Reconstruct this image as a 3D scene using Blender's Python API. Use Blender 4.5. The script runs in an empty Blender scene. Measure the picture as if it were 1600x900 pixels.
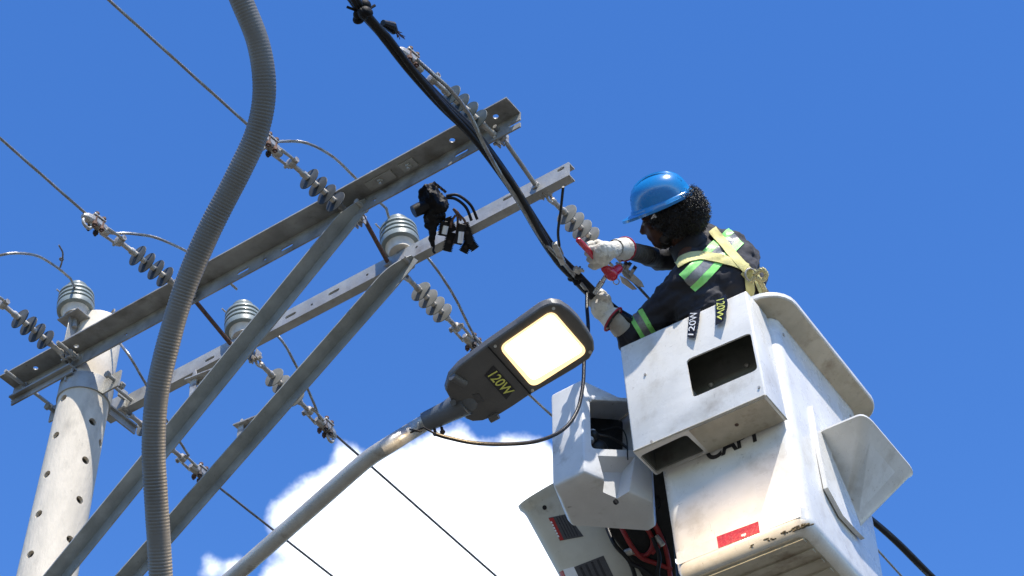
import bpy, bmesh, math, random
from mathutils import Vector as V, Matrix, noise
from mathutils.bvhtree import BVHTree
random.seed(7)
SC = bpy.context.scene
COL = SC.collection
S2 = math.sqrt(.5)
CAM = V((0, 0, 1.6))

# ------------------------------------------------------------------ camera
cd = bpy.data.cameras.new('camera'); cam = bpy.data.objects.new('camera', cd); COL.objects.link(cam)
cam.location = CAM; cam.rotation_euler = (math.radians(135), 0, 0)
cd.sensor_width = 36; cd.lens = 67.5; cd.clip_start = .05; cd.clip_end = 5000
SC.camera = cam

# ------------------------------------------------------------------ geometry of the view
def ray(px, py):
    a = (px-800)/3000; b = (450-py)/3000
    return V((a, S2*(1-b), S2*(1+b)))
def PD(px, py, D): return CAM + ray(px, py)*D
def PH(px, py, h=5.72):
    r = ray(px, py); return CAM + r*(h/r.z)
def PP(px, py, p0, n):
    r = ray(px, py); return CAM + r*((p0-CAM).dot(n)/r.dot(n))

# ------------------------------------------------------------------ world, sun, exposure
SUN = V((.13, -.50, .85)).normalized()
w = bpy.data.worlds.new('World'); SC.world = w; w.use_nodes = True
nt = w.node_tree; nt.nodes.clear()
def N(t, **k):
    n = nt.nodes.new(t)
    for a, b in k.items(): setattr(n, a, b)
    return n
def vm(op, a, b=None):
    n = N('ShaderNodeVectorMath', operation=op)
    for i, x in enumerate((a, b)):
        if x is None: continue
        if isinstance(x, (tuple, V)): n.inputs[i].default_value = tuple(x)
        else: nt.links.new(x, n.inputs[i])
    return n.outputs['Value'] if op in ('LENGTH', 'DISTANCE', 'DOT_PRODUCT') else n.outputs['Vector']
def mt(op, a, b=None, c=None):
    n = N('ShaderNodeMath', operation=op)
    for i, x in enumerate((a, b, c)):
        if x is None: continue
        if isinstance(x, (int, float)): n.inputs[i].default_value = x
        else: nt.links.new(x, n.inputs[i])
    return n.outputs[0]
sky = N('ShaderNodeTexSky', sky_type='NISHITA')
sky.sun_disc = False; sky.sun_elevation = math.asin(SUN.z); sky.sun_rotation = math.atan2(SUN.x, SUN.y)
sky.air_density = 1.0; sky.dust_density = .05; sky.ozone_density = 3.0; sky.altitude = 200
hsv = N('ShaderNodeHueSaturation'); hsv.inputs['Saturation'].default_value = 1.27; hsv.inputs['Value'].default_value = 1.30; hsv.inputs['Hue'].default_value = .5105
nt.links.new(sky.outputs[0], hsv.inputs['Color'])
bg = N('ShaderNodeBackground'); bg.inputs[1].default_value = .13
nt.links.new(hsv.outputs[0], bg.inputs[0])
tc = N('ShaderNodeTexCoord')
dirn = vm('NORMALIZE', tc.outputs['Generated'])
def nz(scale, detail, rough=.6):
    n = N('ShaderNodeTexNoise'); n.inputs['Scale'].default_value = scale
    n.inputs['Detail'].default_value = detail; n.inputs['Roughness'].default_value = rough
    nt.links.new(dirn, n.inputs['Vector']); return n
n1 = nz(24, 5, .56)
warp = vm('MULTIPLY', vm('SUBTRACT', n1.outputs['Color'], (.5, .5, .5)), (.034, .034, .034))
wd = vm('ADD', dirn, warp)
LOBES = [(470, 852, 46), (452, 806, 30), (500, 800, 46), (565, 797, 84), (550, 722, 26), (640, 775, 84), (712, 790, 114),
         (800, 830, 132), (845, 745, 46), (780, 740, 46), (905, 870, 150), (660, 900, 150), (332, 892, 14), (505, 960, 108),
         (750, 1050, 260), (364, 888, 13), (1000, 1000, 170)]
cur = None
for (x, y, r) in LOBES:
    c = ray(x, y).normalized()
    d = mt('SUBTRACT', vm('DISTANCE', wd, c), r/3000)
    cur = d if cur is None else mt('SMOOTH_MIN', cur, d, .006)
mr = N('ShaderNodeMapRange', interpolation_type='SMOOTHSTEP')
nt.links.new(cur, mr.inputs[0]); mr.inputs[1].default_value = .0042; mr.inputs[2].default_value = -.0060
mr.inputs[3].default_value = 0; mr.inputs[4].default_value = 1
n2 = nz(9, 5)
cr = N('ShaderNodeMix', data_type='RGBA'); nt.links.new(n2.outputs['Fac'], cr.inputs[0])
cr.inputs[6].default_value = (.62, .70, .82, 1); cr.inputs[7].default_value = (1, 1, 1, 1)
bg2 = N('ShaderNodeBackground'); nt.links.new(cr.outputs[2], bg2.inputs[0]); bg2.inputs[1].default_value = 1.45
mx = N('ShaderNodeMixShader'); nt.links.new(mr.outputs[0], mx.inputs[0])
nt.links.new(bg.outputs[0], mx.inputs[1]); nt.links.new(bg2.outputs[0], mx.inputs[2])
ow = N('ShaderNodeOutputWorld'); nt.links.new(mx.outputs[0], ow.inputs[0])

sl = bpy.data.lights.new('sun', 'SUN'); sl.energy = 5.0; sl.angle = math.radians(.5); sl.color = (1, .94, .84)
so = bpy.data.objects.new('sun', sl); COL.objects.link(so); so.location = (2, -6, 20)
so.rotation_euler = SUN.to_track_quat('Z', 'Y').to_euler()
SC.view_settings.view_transform = 'Standard'; SC.view_settings.look = 'None'
SC.view_settings.exposure = 0.65; SC.view_settings.gamma = 1; SC.view_settings.use_curve_mapping = False

# ------------------------------------------------------------------ materials
def mat(name, c, c2=None, scale=12, rough=.5, metal=0, bump=0, bscale=60, dirt=None, dscale=7, dlim=(.56, .7), coat=0,
        spec=.5, rvar=.12, sheen=0, stretch=None, emis=None, scratch=0, noisemix=(.35, .65), trans=0, sss=0):
    m = bpy.data.materials.new(name); m.use_nodes = True
    t = m.node_tree; b = t.nodes['Principled BSDF']
    def nn(ty, **k):
        n = t.nodes.new(ty)
        for a, v in k.items(): setattr(n, a, v)
        return n
    tcn = nn('ShaderNodeTexCoord'); co = tcn.outputs['Object']
    if stretch:
        mp = nn('ShaderNodeMapping'); mp.inputs['Scale'].default_value = stretch
        t.links.new(co, mp.inputs[0]); co = mp.outputs[0]
    def nse(sc, det=5, ro=.6, vec=None):
        n = nn('ShaderNodeTexNoise'); n.inputs['Scale'].default_value = sc; n.inputs['Detail'].default_value = det
        n.inputs['Roughness'].default_value = ro; t.links.new(vec or co, n.inputs['Vector']); return n.outputs['Fac']
    def mrange(v, a, b_, c_=0, d_=1):
        n = nn('ShaderNodeMapRange'); t.links.new(v, n.inputs[0])
        for i, q in enumerate((a, b_, c_, d_)): n.inputs[i+1].default_value = q
        return n.outputs[0]
    def mix(f, A, B):
        n = nn('ShaderNodeMix', data_type='RGBA')
        t.links.new(f, n.inputs[0])
        for i, q in ((6, A), (7, B)):
            if isinstance(q, tuple): n.inputs[i].default_value = (*q[:3], 1)
            else: t.links.new(q, n.inputs[i])
        return n.outputs[2]
    c2 = c2 or tuple(x*.78 for x in c)
    f = nse(scale)
    col = mix(mrange(f, *noisemix), c, c2)
    if dirt:
        g = nse(dscale, 8, .68)
        col = mix(mrange(g, dlim[0], dlim[1], 0, .85), col, dirt)
        g2 = nse(dscale*9, 4, .7)
        col = mix(mrange(g2, .66, .74, 0, .7), col, tuple(x*.7 for x in dirt))
    if scratch:
        mp = nn('ShaderNodeMapping'); mp.inputs['Scale'].default_value = (6, 6, 60); mp.inputs['Rotation'].default_value = (.5, .7, .3)
        t.links.new(tcn.outputs['Object'], mp.inputs[0])
        g3 = nse(3.2, 6, .6, mp.outputs[0]); gm = mrange(nse(3.1, 3), .40, .56, 0, scratch)
        k3 = nn('ShaderNodeMath', operation='MULTIPLY'); t.links.new(mrange(g3, .67, .72, 0, 1), k3.inputs[0]); t.links.new(gm, k3.inputs[1])
        col = mix(k3.outputs[0], col, (.16, .145, .12))
        mp2 = nn('ShaderNodeMapping'); mp2.inputs['Scale'].default_value = (70, 11, 4); mp2.inputs['Rotation'].default_value = (.2, -.6, .9)
        t.links.new(tcn.outputs['Object'], mp2.inputs[0])
        g4 = nse(3.0, 6, .6, mp2.outputs[0]); gm2 = mrange(nse(2.3, 3), .42, .58, 0, scratch)
        k4 = nn('ShaderNodeMath', operation='MULTIPLY'); t.links.new(mrange(g4, .66, .71, 0, 1), k4.inputs[0]); t.links.new(gm2, k4.inputs[1])
        col = mix(k4.outputs[0], col, (.15, .135, .11))
    t.links.new(col, b.inputs['Base Color'])
    rr = mrange(nse(scale*2.3), .3, .7, max(.02, rough-rvar), min(1, rough+rvar)); t.links.new(rr, b.inputs['Roughness'])
    b.inputs['Metallic'].default_value = metal
    b.inputs['Specular IOR Level'].default_value = spec
    b.inputs['Coat Weight'].default_value = coat; b.inputs['Coat Roughness'].default_value = .12
    b.inputs['Sheen Weight'].default_value = sheen
    if sss: b.inputs['Subsurface Weight'].default_value = sss
    if bump:
        bn = nn('ShaderNodeBump'); bn.inputs['Strength'].default_value = bump; bn.inputs['Distance'].default_value = .004
        t.links.new(nse(bscale, 6, .6), bn.inputs['Height']); t.links.new(bn.outputs[0], b.inputs['Normal'])
    if emis:
        b.inputs['Emission Color'].default_value = (*emis[0], 1); b.inputs['Emission Strength'].default_value = emis[1]
    return m
M = {}
M['ground'] = mat('ground', (.085, .082, .07), (.06, .06, .045), .6, .9, bump=.3, bscale=9)
M['galv'] = mat('galvanised_steel', (.42, .415, .385), (.31, .30, .275), 9, .5, .35, bump=.25, bscale=120, dirt=(.16, .13, .10), dscale=8, dlim=(.58, .74))
M['brace'] = mat('brace_steel', (.34, .35, .33), (.24, .25, .235), 9, .5, .3, bump=.25, bscale=120, dirt=(.15, .14, .12), dscale=6, dlim=(.6, .78))
M['galv2'] = mat('weathered_steel', (.36, .357, .335), (.23, .225, .21), 7, .52, .3, bump=.25, bscale=110, dirt=(.12, .105, .085), dscale=6, dlim=(.52, .72))
M['hardware'] = mat('hot_dip_zinc', (.50, .48, .44), (.33, .30, .26), 40, .45, .45, bump=.4, bscale=200, dirt=(.17, .10, .06), dscale=30)
M['rust'] = mat('rusty_bolt', (.17, .09, .06), (.07, .045, .035), 90, .8, .2, bump=.5, bscale=300)
M['darkbolt'] = mat('dark_bolt', (.03, .028, .028), (.06, .045, .04), 90, .6, .3)
M['concrete'] = mat('concrete', (.62, .56, .47), (.50, .455, .385), 9, .9, bump=.7, bscale=70, dirt=(.17, .155, .135), dscale=5, dlim=(.54, .80), spec=.3, stretch=(1, 1, .35))
M['shed'] = mat('grey_silicone', (.21, .212, .20), (.16, .165, .155), 20, .6, spec=.3)  # lighter copy, for the sunlit discs of the far arm
M['shed_near_shade'] = mat('shaded_silicone', (.062, .068, .070), (.045, .050, .052), 20, .6, spec=.3)  # same silicone darkened: shaded undersides of the near discs, put into the colour
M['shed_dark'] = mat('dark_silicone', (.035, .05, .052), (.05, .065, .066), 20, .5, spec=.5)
M['glaze'] = mat('grey_glaze', (.20, .235, .225), (.15, .175, .17), 14, .40, coat=.15, rvar=.1, dirt=(.13, .13, .11), dscale=12)
M['bisque'] = mat('pale_porcelain', (.62, .57, .49), (.50, .45, .38), 22, .6)
M['strand'] = mat('aluminium_strand', (.36, .355, .34), (.24, .235, .225), 60, .42, .7)
M['strand2'] = mat('dull_strand', (.22, .22, .22), (.13, .13, .135), 60, .5, .6)
M['black'] = mat('black_polymer', (.004, .004, .005), (.008, .008, .010), 30, .45, spec=.3, bump=.2, bscale=90)
M['tape'] = mat('black_tape', (.003, .003, .004), (.007, .006, .007), 40, .6, spec=.2, bump=.6, bscale=70)
M['conduit'] = mat('grey_conduit', (.155, .153, .145), (.10, .099, .094), 2.2, .55, bump=.15, bscale=40, dirt=(.12, .115, .10), dscale=3)
M['pipe'] = mat('lamp_pipe', (.44, .43, .40), (.33, .32, .295), 8, .45, .4, bump=.2, bscale=90, dirt=(.16, .13, .10), dscale=7, stretch=(1, 1, 1))
M['lamp'] = mat('dark_grey_casting', (.10, .098, .097), (.082, .08, .08), 10, .5, bump=.15, bscale=220, coat=.1)
M['lampneck'] = mat('slate_casting', (.10, .11, .125), (.08, .088, .10), 10, .45, bump=.15, bscale=200)
M['lens'] = mat('lamp_glow', (.9, .85, .7), None, 3, .2, emis=((1.0, .84, .55), 5.5))
M['lensrim'] = mat('lamp_glow_rim', (.9, .75, .45), None, 3, .2, emis=((1.0, .66, .30), 1.15))
M['white'] = mat('white_fibreglass', (.74, .72, .68), (.64, .62, .575), 5, .30, bump=.12, bscale=26, coat=.25, dirt=(.33, .28, .21), dscale=4.5, dlim=(.52, .80), scratch=.8)
M['cream'] = mat('dirty_fibreglass', (.50, .455, .36), (.36, .32, .24), 6, .45, bump=.3, bscale=50, dirt=(.20, .15, .10), dscale=7, dlim=(.52, .72), scratch=.8)
M['grey_in'] = mat('shaded_inner_fibreglass', (.17, .17, .15), (.11, .115, .10), 8, .6, bump=.25, bscale=50, dirt=(.06, .05, .04), dscale=6)  # darkened to stand in for the shade inside the tool box
M['coverw'] = mat('cover_fibreglass', (.60, .60, .60), (.50, .50, .50), 5, .38, bump=.2, bscale=30, coat=.15, dirt=(.24, .21, .17), dscale=6, dlim=(.56, .76), scratch=.9)
M['boom'] = mat('boom_fibreglass', (.58, .55, .46), (.46, .43, .35), 4, .5, bump=.25, bscale=30, dirt=(.20, .17, .13), dscale=5, dlim=(.54, .76), scratch=.8)
M['grime'] = mat('grime', (.16, .14, .10), (.05, .045, .035), 40, .9, bump=.8, bscale=120)
M['redtape'] = mat('red_reflector', (.50, .02, .02), (.36, .012, .012), 60, .25, coat=.6)
M['clear'] = mat('pale_reflector', (.66, .655, .63), (.60, .59, .57), 20, .22, coat=.6)
M['signblack'] = mat('sticker_black', (.012, .012, .016), (.02, .02, .025), 40, .35)
M['yellow'] = mat('sticker_yellow', (.78, .80, .18), (.70, .72, .16), 40, .4)
M['whiteprint'] = mat('sticker_white', (.80, .80, .80), (.74, .74, .75), 40, .4)
M['greyprint'] = mat('sticker_grey', (.07, .07, .075), (.05, .05, .055), 120, .4)
M['redprint'] = mat('sticker_red', (.42, .02, .02), (.32, .015, .015), 40, .4)
M['hose'] = mat('red_hose', (.30, .012, .012), (.20, .010, .010), 30, .4)
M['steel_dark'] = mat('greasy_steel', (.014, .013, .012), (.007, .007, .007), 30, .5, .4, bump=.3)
M['helmet'] = mat('blue_shell', (.004, .17, .44), (.003, .14, .38), 6, .26, coat=.45, rvar=.05, dirt=(.10, .18, .30), dscale=14, dlim=(.66, .8), bump=.05)
M['skin'] = mat('dark_skin', (.085, .036, .022), (.065, .028, .017), 14, .7, spec=.3, bump=.2, bscale=180, sss=.05)
M['eye'] = mat('eye_white', (.22, .20, .18), None, 10, .2)
M['iris'] = mat('eye_iris', (.02, .01, .008), None, 10, .2)
M['hair'] = mat('curly_hair', (.008, .006, .005), (.014, .010, .008), 60, .42, spec=.5)
M['shirt'] = mat('navy_cotton', (.015, .0155, .022), (.023, .023, .029), 7, .75, bump=.35, bscale=320, sheen=.1, spec=.25)
M['trousers'] = mat('navy_trousers', (.02, .021, .03), (.03, .03, .04), 7, .85, bump=.5, bscale=240)
M['boot'] = mat('boot_leather', (.03, .022, .016), None, 20, .5)
M['hiviz'] = mat('green_tape', (.24, .70, .16), (.30, .76, .20), 40, .45, bump=.3, bscale=300)
M['silver'] = mat('silver_tape', (.17, .17, .16), (.24, .24, .23), 60, .35, .2, bump=.3, bscale=300)
M['strap'] = mat('yellow_webbing', (.66, .60, .26), (.56, .50, .20), 30, .8, bump=.6, bscale=400, dirt=(.36, .31, .16), dscale=20)
M['rope'] = mat('cream_rope', (.50, .44, .22), (.38, .33, .18), 40, .85, bump=.6, bscale=300)
M['leather'] = mat('glove_leather', (.66, .63, .56), (.50, .47, .40), 16, .8, bump=.7, bscale=150, dirt=(.22, .20, .17), dscale=26, dlim=(.56, .7))
M['gtrim'] = mat('glove_trim', (.35, .01, .03), (.25, .01, .02), 30, .6)
M['gdark'] = mat('glove_lining', (.02, .02, .022), None, 30, .7)
M['undersleeve'] = mat('beige_sleeve', (.42, .38, .32), (.33, .30, .25), 20, .9, bump=.6, bscale=200)
M['greysleeve'] = mat('grey_sleeve', (.085, .085, .085), (.06, .06, .06), 20, .9, bump=.6, bscale=200)
M['redtool'] = mat('red_grip', (.50, .008, .03), (.42, .006, .025), 30, .25, coat=.4)
M['chrome'] = mat('bright_steel', (.62, .62, .60), (.5, .5, .5), 30, .22, .9)

# ------------------------------------------------------------------ mesh helpers
def frame(ax, up=V((0, 0, 1))):
    x = V(ax).normalized(); up = V(up)
    if abs(x.dot(up.normalized())) > .98: up = V((1, 0, 0)) if abs(x.x) < .9 else V((0, 1, 0))
    y = up.cross(x).normalized(); z = x.cross(y)
    return x, y, z                                   # x along, y side, z up
def smooth_path(pts, n=8):
    pts = [V(p) for p in pts]; out = []
    P = [pts[0]*2-pts[1]] + pts + [pts[-1]*2-pts[-2]]
    for i in range(1, len(P)-2):
        a, b, c, d = P[i-1:i+3]
        for k in range(n):
            t = k/n
            out.append(.5*((2*b)+(c-a)*t+(2*a-5*b+4*c-d)*t*t+(3*b-a-3*c+d)*t**3))
    out.append(pts[-1]); return out
def resample(pts, step):
    L = [0]
    for a, b in zip(pts, pts[1:]): L.append(L[-1]+(b-a).length)
    n = max(2, int(L[-1]/step)); out = []; j = 0
    for i in range(n+1):
        s = L[-1]*i/n
        while j < len(L)-2 and L[j+1] < s: j += 1
        t = (s-L[j])/max(1e-9, L[j+1]-L[j]); out.append(pts[j].lerp(pts[j+1], min(1, t)))
    return out
def frames(pts):
    T = []
    for i in range(len(pts)):
        a = pts[max(0, i-1)]; b = pts[min(len(pts)-1, i+1)]; T.append((b-a).normalized())
    _, y, _ = frame(T[0]); Y = [y]
    for i in range(1, len(pts)):
        q = T[i-1].rotation_difference(T[i]); y = (q @ Y[-1]); y = (y - T[i]*y.dot(T[i])).normalized(); Y.append(y)
    return T, Y, [t.cross(y) for t, y in zip(T, Y)]
class G:
    def __init__(s): s.v = []; s.f = []; s.mi = []; s.m = 0
    def add(s, vs, fs):
        o = len(s.v); s.v += [V(v) for v in vs]
        for f in fs: s.f.append([i+o for i in f]); s.mi.append(s.m)
        return s
    def box(s, c, size, ax=None):
        c = V(c); X, Y, Z = ax or (V((1, 0, 0)), V((0, 1, 0)), V((0, 0, 1)))
        vs = [c+X*(size[0]*.5*i)+Y*(size[1]*.5*j)+Z*(size[2]*.5*k) for i in (-1, 1) for j in (-1, 1) for k in (-1, 1)]
        return s.add(vs, [(0, 1, 3, 2), (4, 6, 7, 5), (0, 4, 5, 1), (2, 3, 7, 6), (0, 2, 6, 4), (1, 5, 7, 3)])
    def bar(s, a, b, w, h, up=(0, 0, 1)):
        a = V(a); b = V(b); return s.box((a+b)/2, ((b-a).length, w, h), frame(b-a, up))
    def rings(s, R, cap0=True, cap1=True, closed=True):
        n = len(R[0]); vs = [p for r in R for p in r]; fs = []
        for i in range(len(R)-1):
            for j in range(n if closed else n-1):
                k = (j+1) % n; fs.append((i*n+j, i*n+k, (i+1)*n+k, (i+1)*n+j))
        if cap0: fs.append(tuple(range(n-1, -1, -1)))
        if cap1: fs.append(tuple((len(R)-1)*n+j for j in range(n)))
        return s.add(vs, fs)
    def tube(s, pts, r, n=10, cap=True, flat=None):
        pts = [V(p) for p in pts]; T, Y, Z = frames(pts); R = []
        for i, p in enumerate(pts):
            rr = r[i] if isinstance(r, (list, tuple)) else r
            R.append([p+Y[i]*(rr*math.cos(2*math.pi*j/n))+Z[i]*(rr*(flat or 1)*math.sin(2*math.pi*j/n)) for j in range(n)])
        return s.rings(R, cap, cap)
    def cyl(s, a, b, r, r2=None, n=14): return s.tube([a, b], [r, r if r2 is None else r2], n)
    def lathe(s, prof, o, ax, n=24):
        o = V(o); x, y, z = frame(ax); R = []
        for (t, r) in prof: R.append([o+x*t+y*(r*math.cos(2*math.pi*j/n))+z*(r*math.sin(2*math.pi*j/n)) for j in range(n)])
        return s.rings(R)
    def ell(s, c, rad, ax=None, nu=14, nv=10):
        c = V(c); X, Y, Z = ax or (V((1, 0, 0)), V((0, 1, 0)), V((0, 0, 1))); R = []
        for i in range(nv+1):
            t = math.pi*(i if 0 < i < nv else (.02 if i == 0 else nv-.02))/nv
            R.append([c+X*(rad[0]*math.sin(t)*math.cos(2*math.pi*j/nu))+Y*(rad[1]*math.sin(t)*math.sin(2*math.pi*j/nu))+Z*(rad[2]*math.cos(t)) for j in range(nu)])
        return s.rings(R[::-1])
    def cap(s, a, b, ra, rb, n=14):                      # capsule between two joints
        a = V(a); b = V(b); d = (b-a).normalized(); P = []; r = []
        for k in range(5):
            t = math.pi/2*k/4; P.append(a-d*(ra*math.cos(t))); r.append(max(.02*ra, ra*math.sin(t)))
        for k in range(5):
            t = math.pi/2*k/4; P.append(b+d*(rb*math.sin(t))); r.append(max(.02*rb, rb*math.cos(t)))
        return s.tube(P, r, n)
    def ring(s, c, ax, R, r, n=20, m=8, a0=0, a1=2*math.pi):
        x, y, z = frame(ax); c = V(c); P = [c+y*(R*math.cos(a0+(a1-a0)*i/n))+z*(R*math.sin(a0+(a1-a0)*i/n)) for i in range(n+1)]
        return s.tube(P, r, m)
    def prism(s, pts, d):
        pts = [V(p) for p in pts]; d = V(d); return s.rings([pts, [p+d for p in pts]])
    def rope(s, pts, R, pitch, k=6, step=None, n=5):
        pts = resample([V(p) for p in pts], step or pitch/8); T, Y, Z = frames(pts)
        L = 0; rs = R*math.sin(math.pi/k)/(1+math.sin(math.pi/k))*1.12; ro = R-rs
        ph = []
        for i in range(len(pts)):
            if i: L += (pts[i]-pts[i-1]).length
            ph.append(2*math.pi*L/pitch)
        for j in range(k):
            P = [pts[i]+Y[i]*(ro*math.cos(ph[i]+2*math.pi*j/k))+Z[i]*(ro*math.sin(ph[i]+2*math.pi*j/k)) for i in range(len(pts))]
            s.tube(P, rs, n)
        return s
    def mesh(s, name, off=V((0, 0, 0)), sharp=35, fix=True):
        me = bpy.data.meshes.new(name); me.from_pydata([tuple(v-off) for v in s.v], [], s.f)
        me.polygons.foreach_set('material_index', s.mi)
        bm = bmesh.new(); bm.from_mesh(me)
        if fix: bmesh.ops.recalc_face_normals(bm, faces=bm.faces)
        for f in bm.faces: f.smooth = True
        for e in bm.edges:
            if len(e.link_faces) == 2 and e.calc_face_angle(0) > math.radians(sharp): e.smooth = False
        bm.to_mesh(me); bm.free(); return me
    def build(s, name, mats, parent=None, sharp=35, bevel=0, world=True, fix=True):
        off = V((0, 0, 0)); p = parent
        while p is not None and world: off += p.location; p = p.parent
        me = s.mesh(name, off, sharp, fix)
        for m in (mats if isinstance(mats, list) else [mats]): me.materials.append(m)
        o = bpy.data.objects.new(name, me); COL.objects.link(o); o.parent = parent
        if bevel:
            b = o.modifiers.new('bevel', 'BEVEL'); b.width = bevel; b.segments = 2; b.limit_method = 'ANGLE'; b.angle_limit = math.radians(40)
        return o
def tag(o, label=None, cat=None, group=None, kind=None):
    for k, v in (('label', label), ('category', cat), ('group', group), ('kind', kind)):
        if v: o[k] = v
    return o
def thing(name, loc, label=None, cat=None, group=None, rot=None):
    o = bpy.data.objects.new(name, None); COL.objects.link(o); o.location = loc; o.empty_display_size = .1
    if rot is not None: o.rotation_euler = rot.to_euler()
    return tag(o, label, cat, group)
def bake(o):                                            # apply modifiers without operators
    dg = bpy.context.evaluated_depsgraph_get(); dg.update()
    me = bpy.data.meshes.new_from_object(o.evaluated_get(dg)); o.modifiers.clear(); o.data = me; return o
def smooth_edges(o, ang=35):
    bm = bmesh.new(); bm.from_mesh(o.data)
    for f in bm.faces: f.smooth = True
    for e in bm.edges:
        e.smooth = not (len(e.link_faces) == 2 and e.calc_face_angle(0) > math.radians(ang))
    bm.to_mesh(o.data); bm.free()
def cut(o, g, name='cutter', ang=35):                   # subtract closed shapes
    c = g.build(name, o.data.materials[0] if o.data.materials else M['black'])
    c.parent = o.parent
    if o.parent is not None:
        off = V((0, 0, 0)); p = o.parent
        if CUTWORLD[0]:
            while p is not None: off += p.location; p = p.parent
            for v in c.data.vertices: v.co -= off
    m = o.modifiers.new('cut', 'BOOLEAN'); m.object = c; m.operation = 'DIFFERENCE'; m.solver = 'EXACT'
    m.use_self = True
    bake(o); bpy.data.objects.remove(c, do_unlink=True); smooth_edges(o, ang); return o
CUTWORLD = [True]
def remesh(o, vox, smooth=4, wr=None):
    m = o.modifiers.new('r', 'REMESH'); m.mode = 'VOXEL'; m.voxel_size = vox; m.use_smooth_shade = True
    if smooth:
        s = o.modifiers.new('s', 'SMOOTH'); s.factor = .5; s.iterations = smooth
    bake(o)
    if wr:
        me = o.data; nn = [v.normal.copy() for v in me.vertices]
        for v, n in zip(me.vertices, nn): v.co += n*wr(v.co)
    for p in o.data.polygons: p.use_smooth = True
    return o
def text_mesh(txt, size=1.0, bold=0.0):
    cu = bpy.data.curves.new('t', 'FONT'); cu.body = txt; cu.size = size; cu.align_x = 'CENTER'; cu.align_y = 'CENTER'
    cu.resolution_u = 6; cu.offset = bold
    ob = bpy.data.objects.new('t', cu); COL.objects.link(ob)
    dg = bpy.context.evaluated_depsgraph_get(); dg.update(); me = bpy.data.meshes.new_from_object(ob.evaluated_get(dg))
    vs = [V(v.co) for v in me.vertices]; fs = [list(p.vertices) for p in me.polygons]
    bpy.data.objects.remove(ob, do_unlink=True)
    return vs, fs
def copy_tree(root, loc, rot=None):
    r = root.copy(); COL.objects.link(r); r.location = loc
    if rot is not None: r.rotation_euler = rot.to_euler()
    def rec(src, dst):
        for ch in list(src.children):
            c = ch.copy(); COL.objects.link(c); c.parent = dst; rec(ch, c)
    rec(root, r); return r

# ------------------------------------------------------------------ ground
g = G(); g.add([(-2000, -2000, 0), (2000, -2000, 0), (2000, 2000, 0), (-2000, 2000, 0)], [(0, 1, 2, 3)])
tag(g.build('ground', M['ground']), kind='structure')

# ------------------------------------------------------------------ the crossarm frame of reference
A1L, A1R = PH(24, 606, 5.76), PH(814, 176, 5.76)         # fold line of the near arm
A2L, A2R = PH(165, 644, 5.72), PH(889, 263, 5.72)
AX = (A1R-A1L).normalized(); WX = V((-AX.y, AX.x, 0)); UP = V((0, 0, 1))

# ------------------------------------------------------------------ pole
pc = (PH(122, 610, 5.60)+V((0, 0, 0))); ZT = 5.72+.31+CAM.z
pole_o = V((pc.x+.024, pc.y+.04, 0))
def prad(z): return .106+(ZT-z)*.0095
g = G(); zs = [0, 2, 4, 5.5, 6.5, 7.0, 7.3, ZT-.012, ZT]
R = []
for z in zs:
    r = prad(z)*(.975 if z == ZT else 1)
    R.append([V((pole_o.x+r*math.cos(2*math.pi*j/40), pole_o.y+r*math.sin(2*math.pi*j/40), z)) for j in range(40)])
g.rings(R)
pole = thing('utility_pole', pole_o, 'weathered round concrete pole with rows of bolt holes, carrying both steel crossarms', 'utility pole')
shaft = g.build('shaft', M['concrete'], pole)
g = G(); az0 = math.atan2(-WX.y, -WX.x)
def hole(az, z, r=.0185):
    d = V((math.cos(az), math.sin(az), 0)); g.cyl(V((pole_o.x, pole_o.y, z))+d*.03, V((pole_o.x, pole_o.y, z))+d*.3, r, n=12)
def azz(px, py):                                         # where a hole's pixel meets the shaft
    r = ray(px, py); best = None
    for i in range(4000):
        p = CAM+r*(7.5+i*.0005)
        if (V((p.x, p.y, 0))-pole_o).length < prad(p.z): return math.atan2(p.y-pole_o.y, p.x-pole_o.x), p.z
    return None
for q in [(121, 507), (87, 680), (73, 741), (60, 803), (47, 866), (145, 659), (134, 719), (125, 781), (110, 843), (99, 622), (157, 693)]:
    h = azz(*q)
    if h: hole(h[0], h[1])
for k in range(1, 9):
    hole(az0-.55, 6.2-.23*k); hole(az0+.6, 6.25-.23*k)
g.cyl(V((pole_o.x, pole_o.y, 1.0)), V((pole_o.x, pole_o.y, ZT-.12)), .150, .091, n=32)
cut(shaft, g)
g = G()                                                   # steel band and its pads
zb = 5.60+CAM.z
g.lathe([(-.045, prad(zb)+.002), (-.045, prad(zb)+.008), (.045, prad(zb)+.008), (.045, prad(zb)+.002)], V((pole_o.x, pole_o.y, zb)), UP, 36)
for s_ in (-1, 1):
    c = V((pole_o.x, pole_o.y, zb))+AX*(s_*(prad(zb)+.05)); g.box(c, (.10, .008, .09), (AX, WX, UP))
g.build('band', M['galv'], pole)
for s_ in (-1, 1):
    g = G(); c = V((pole_o.x, pole_o.y, zb))+AX*(s_*(prad(zb)+.07))
    g.cyl(c-WX*.05, c+WX*.05, .009); g.cyl(c-WX*.055, c-WX*.04, .017, n=6); g.cyl(c+WX*.03, c+WX*.05, .017, n=6)
    g.build('band_bolt', M['galv2'], pole)
g = G(); tp = V((pole_o.x, pole_o.y, ZT)); g.ring(tp+AX*.07+V((0, 0, .035)), AX*.4+WX, .022, .004, 20, 6); g.cyl(tp+AX*.07-UP*.005, tp+AX*.07+UP*.016, .005)
g.build('eye_loop', M['galv2'], pole)

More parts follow.
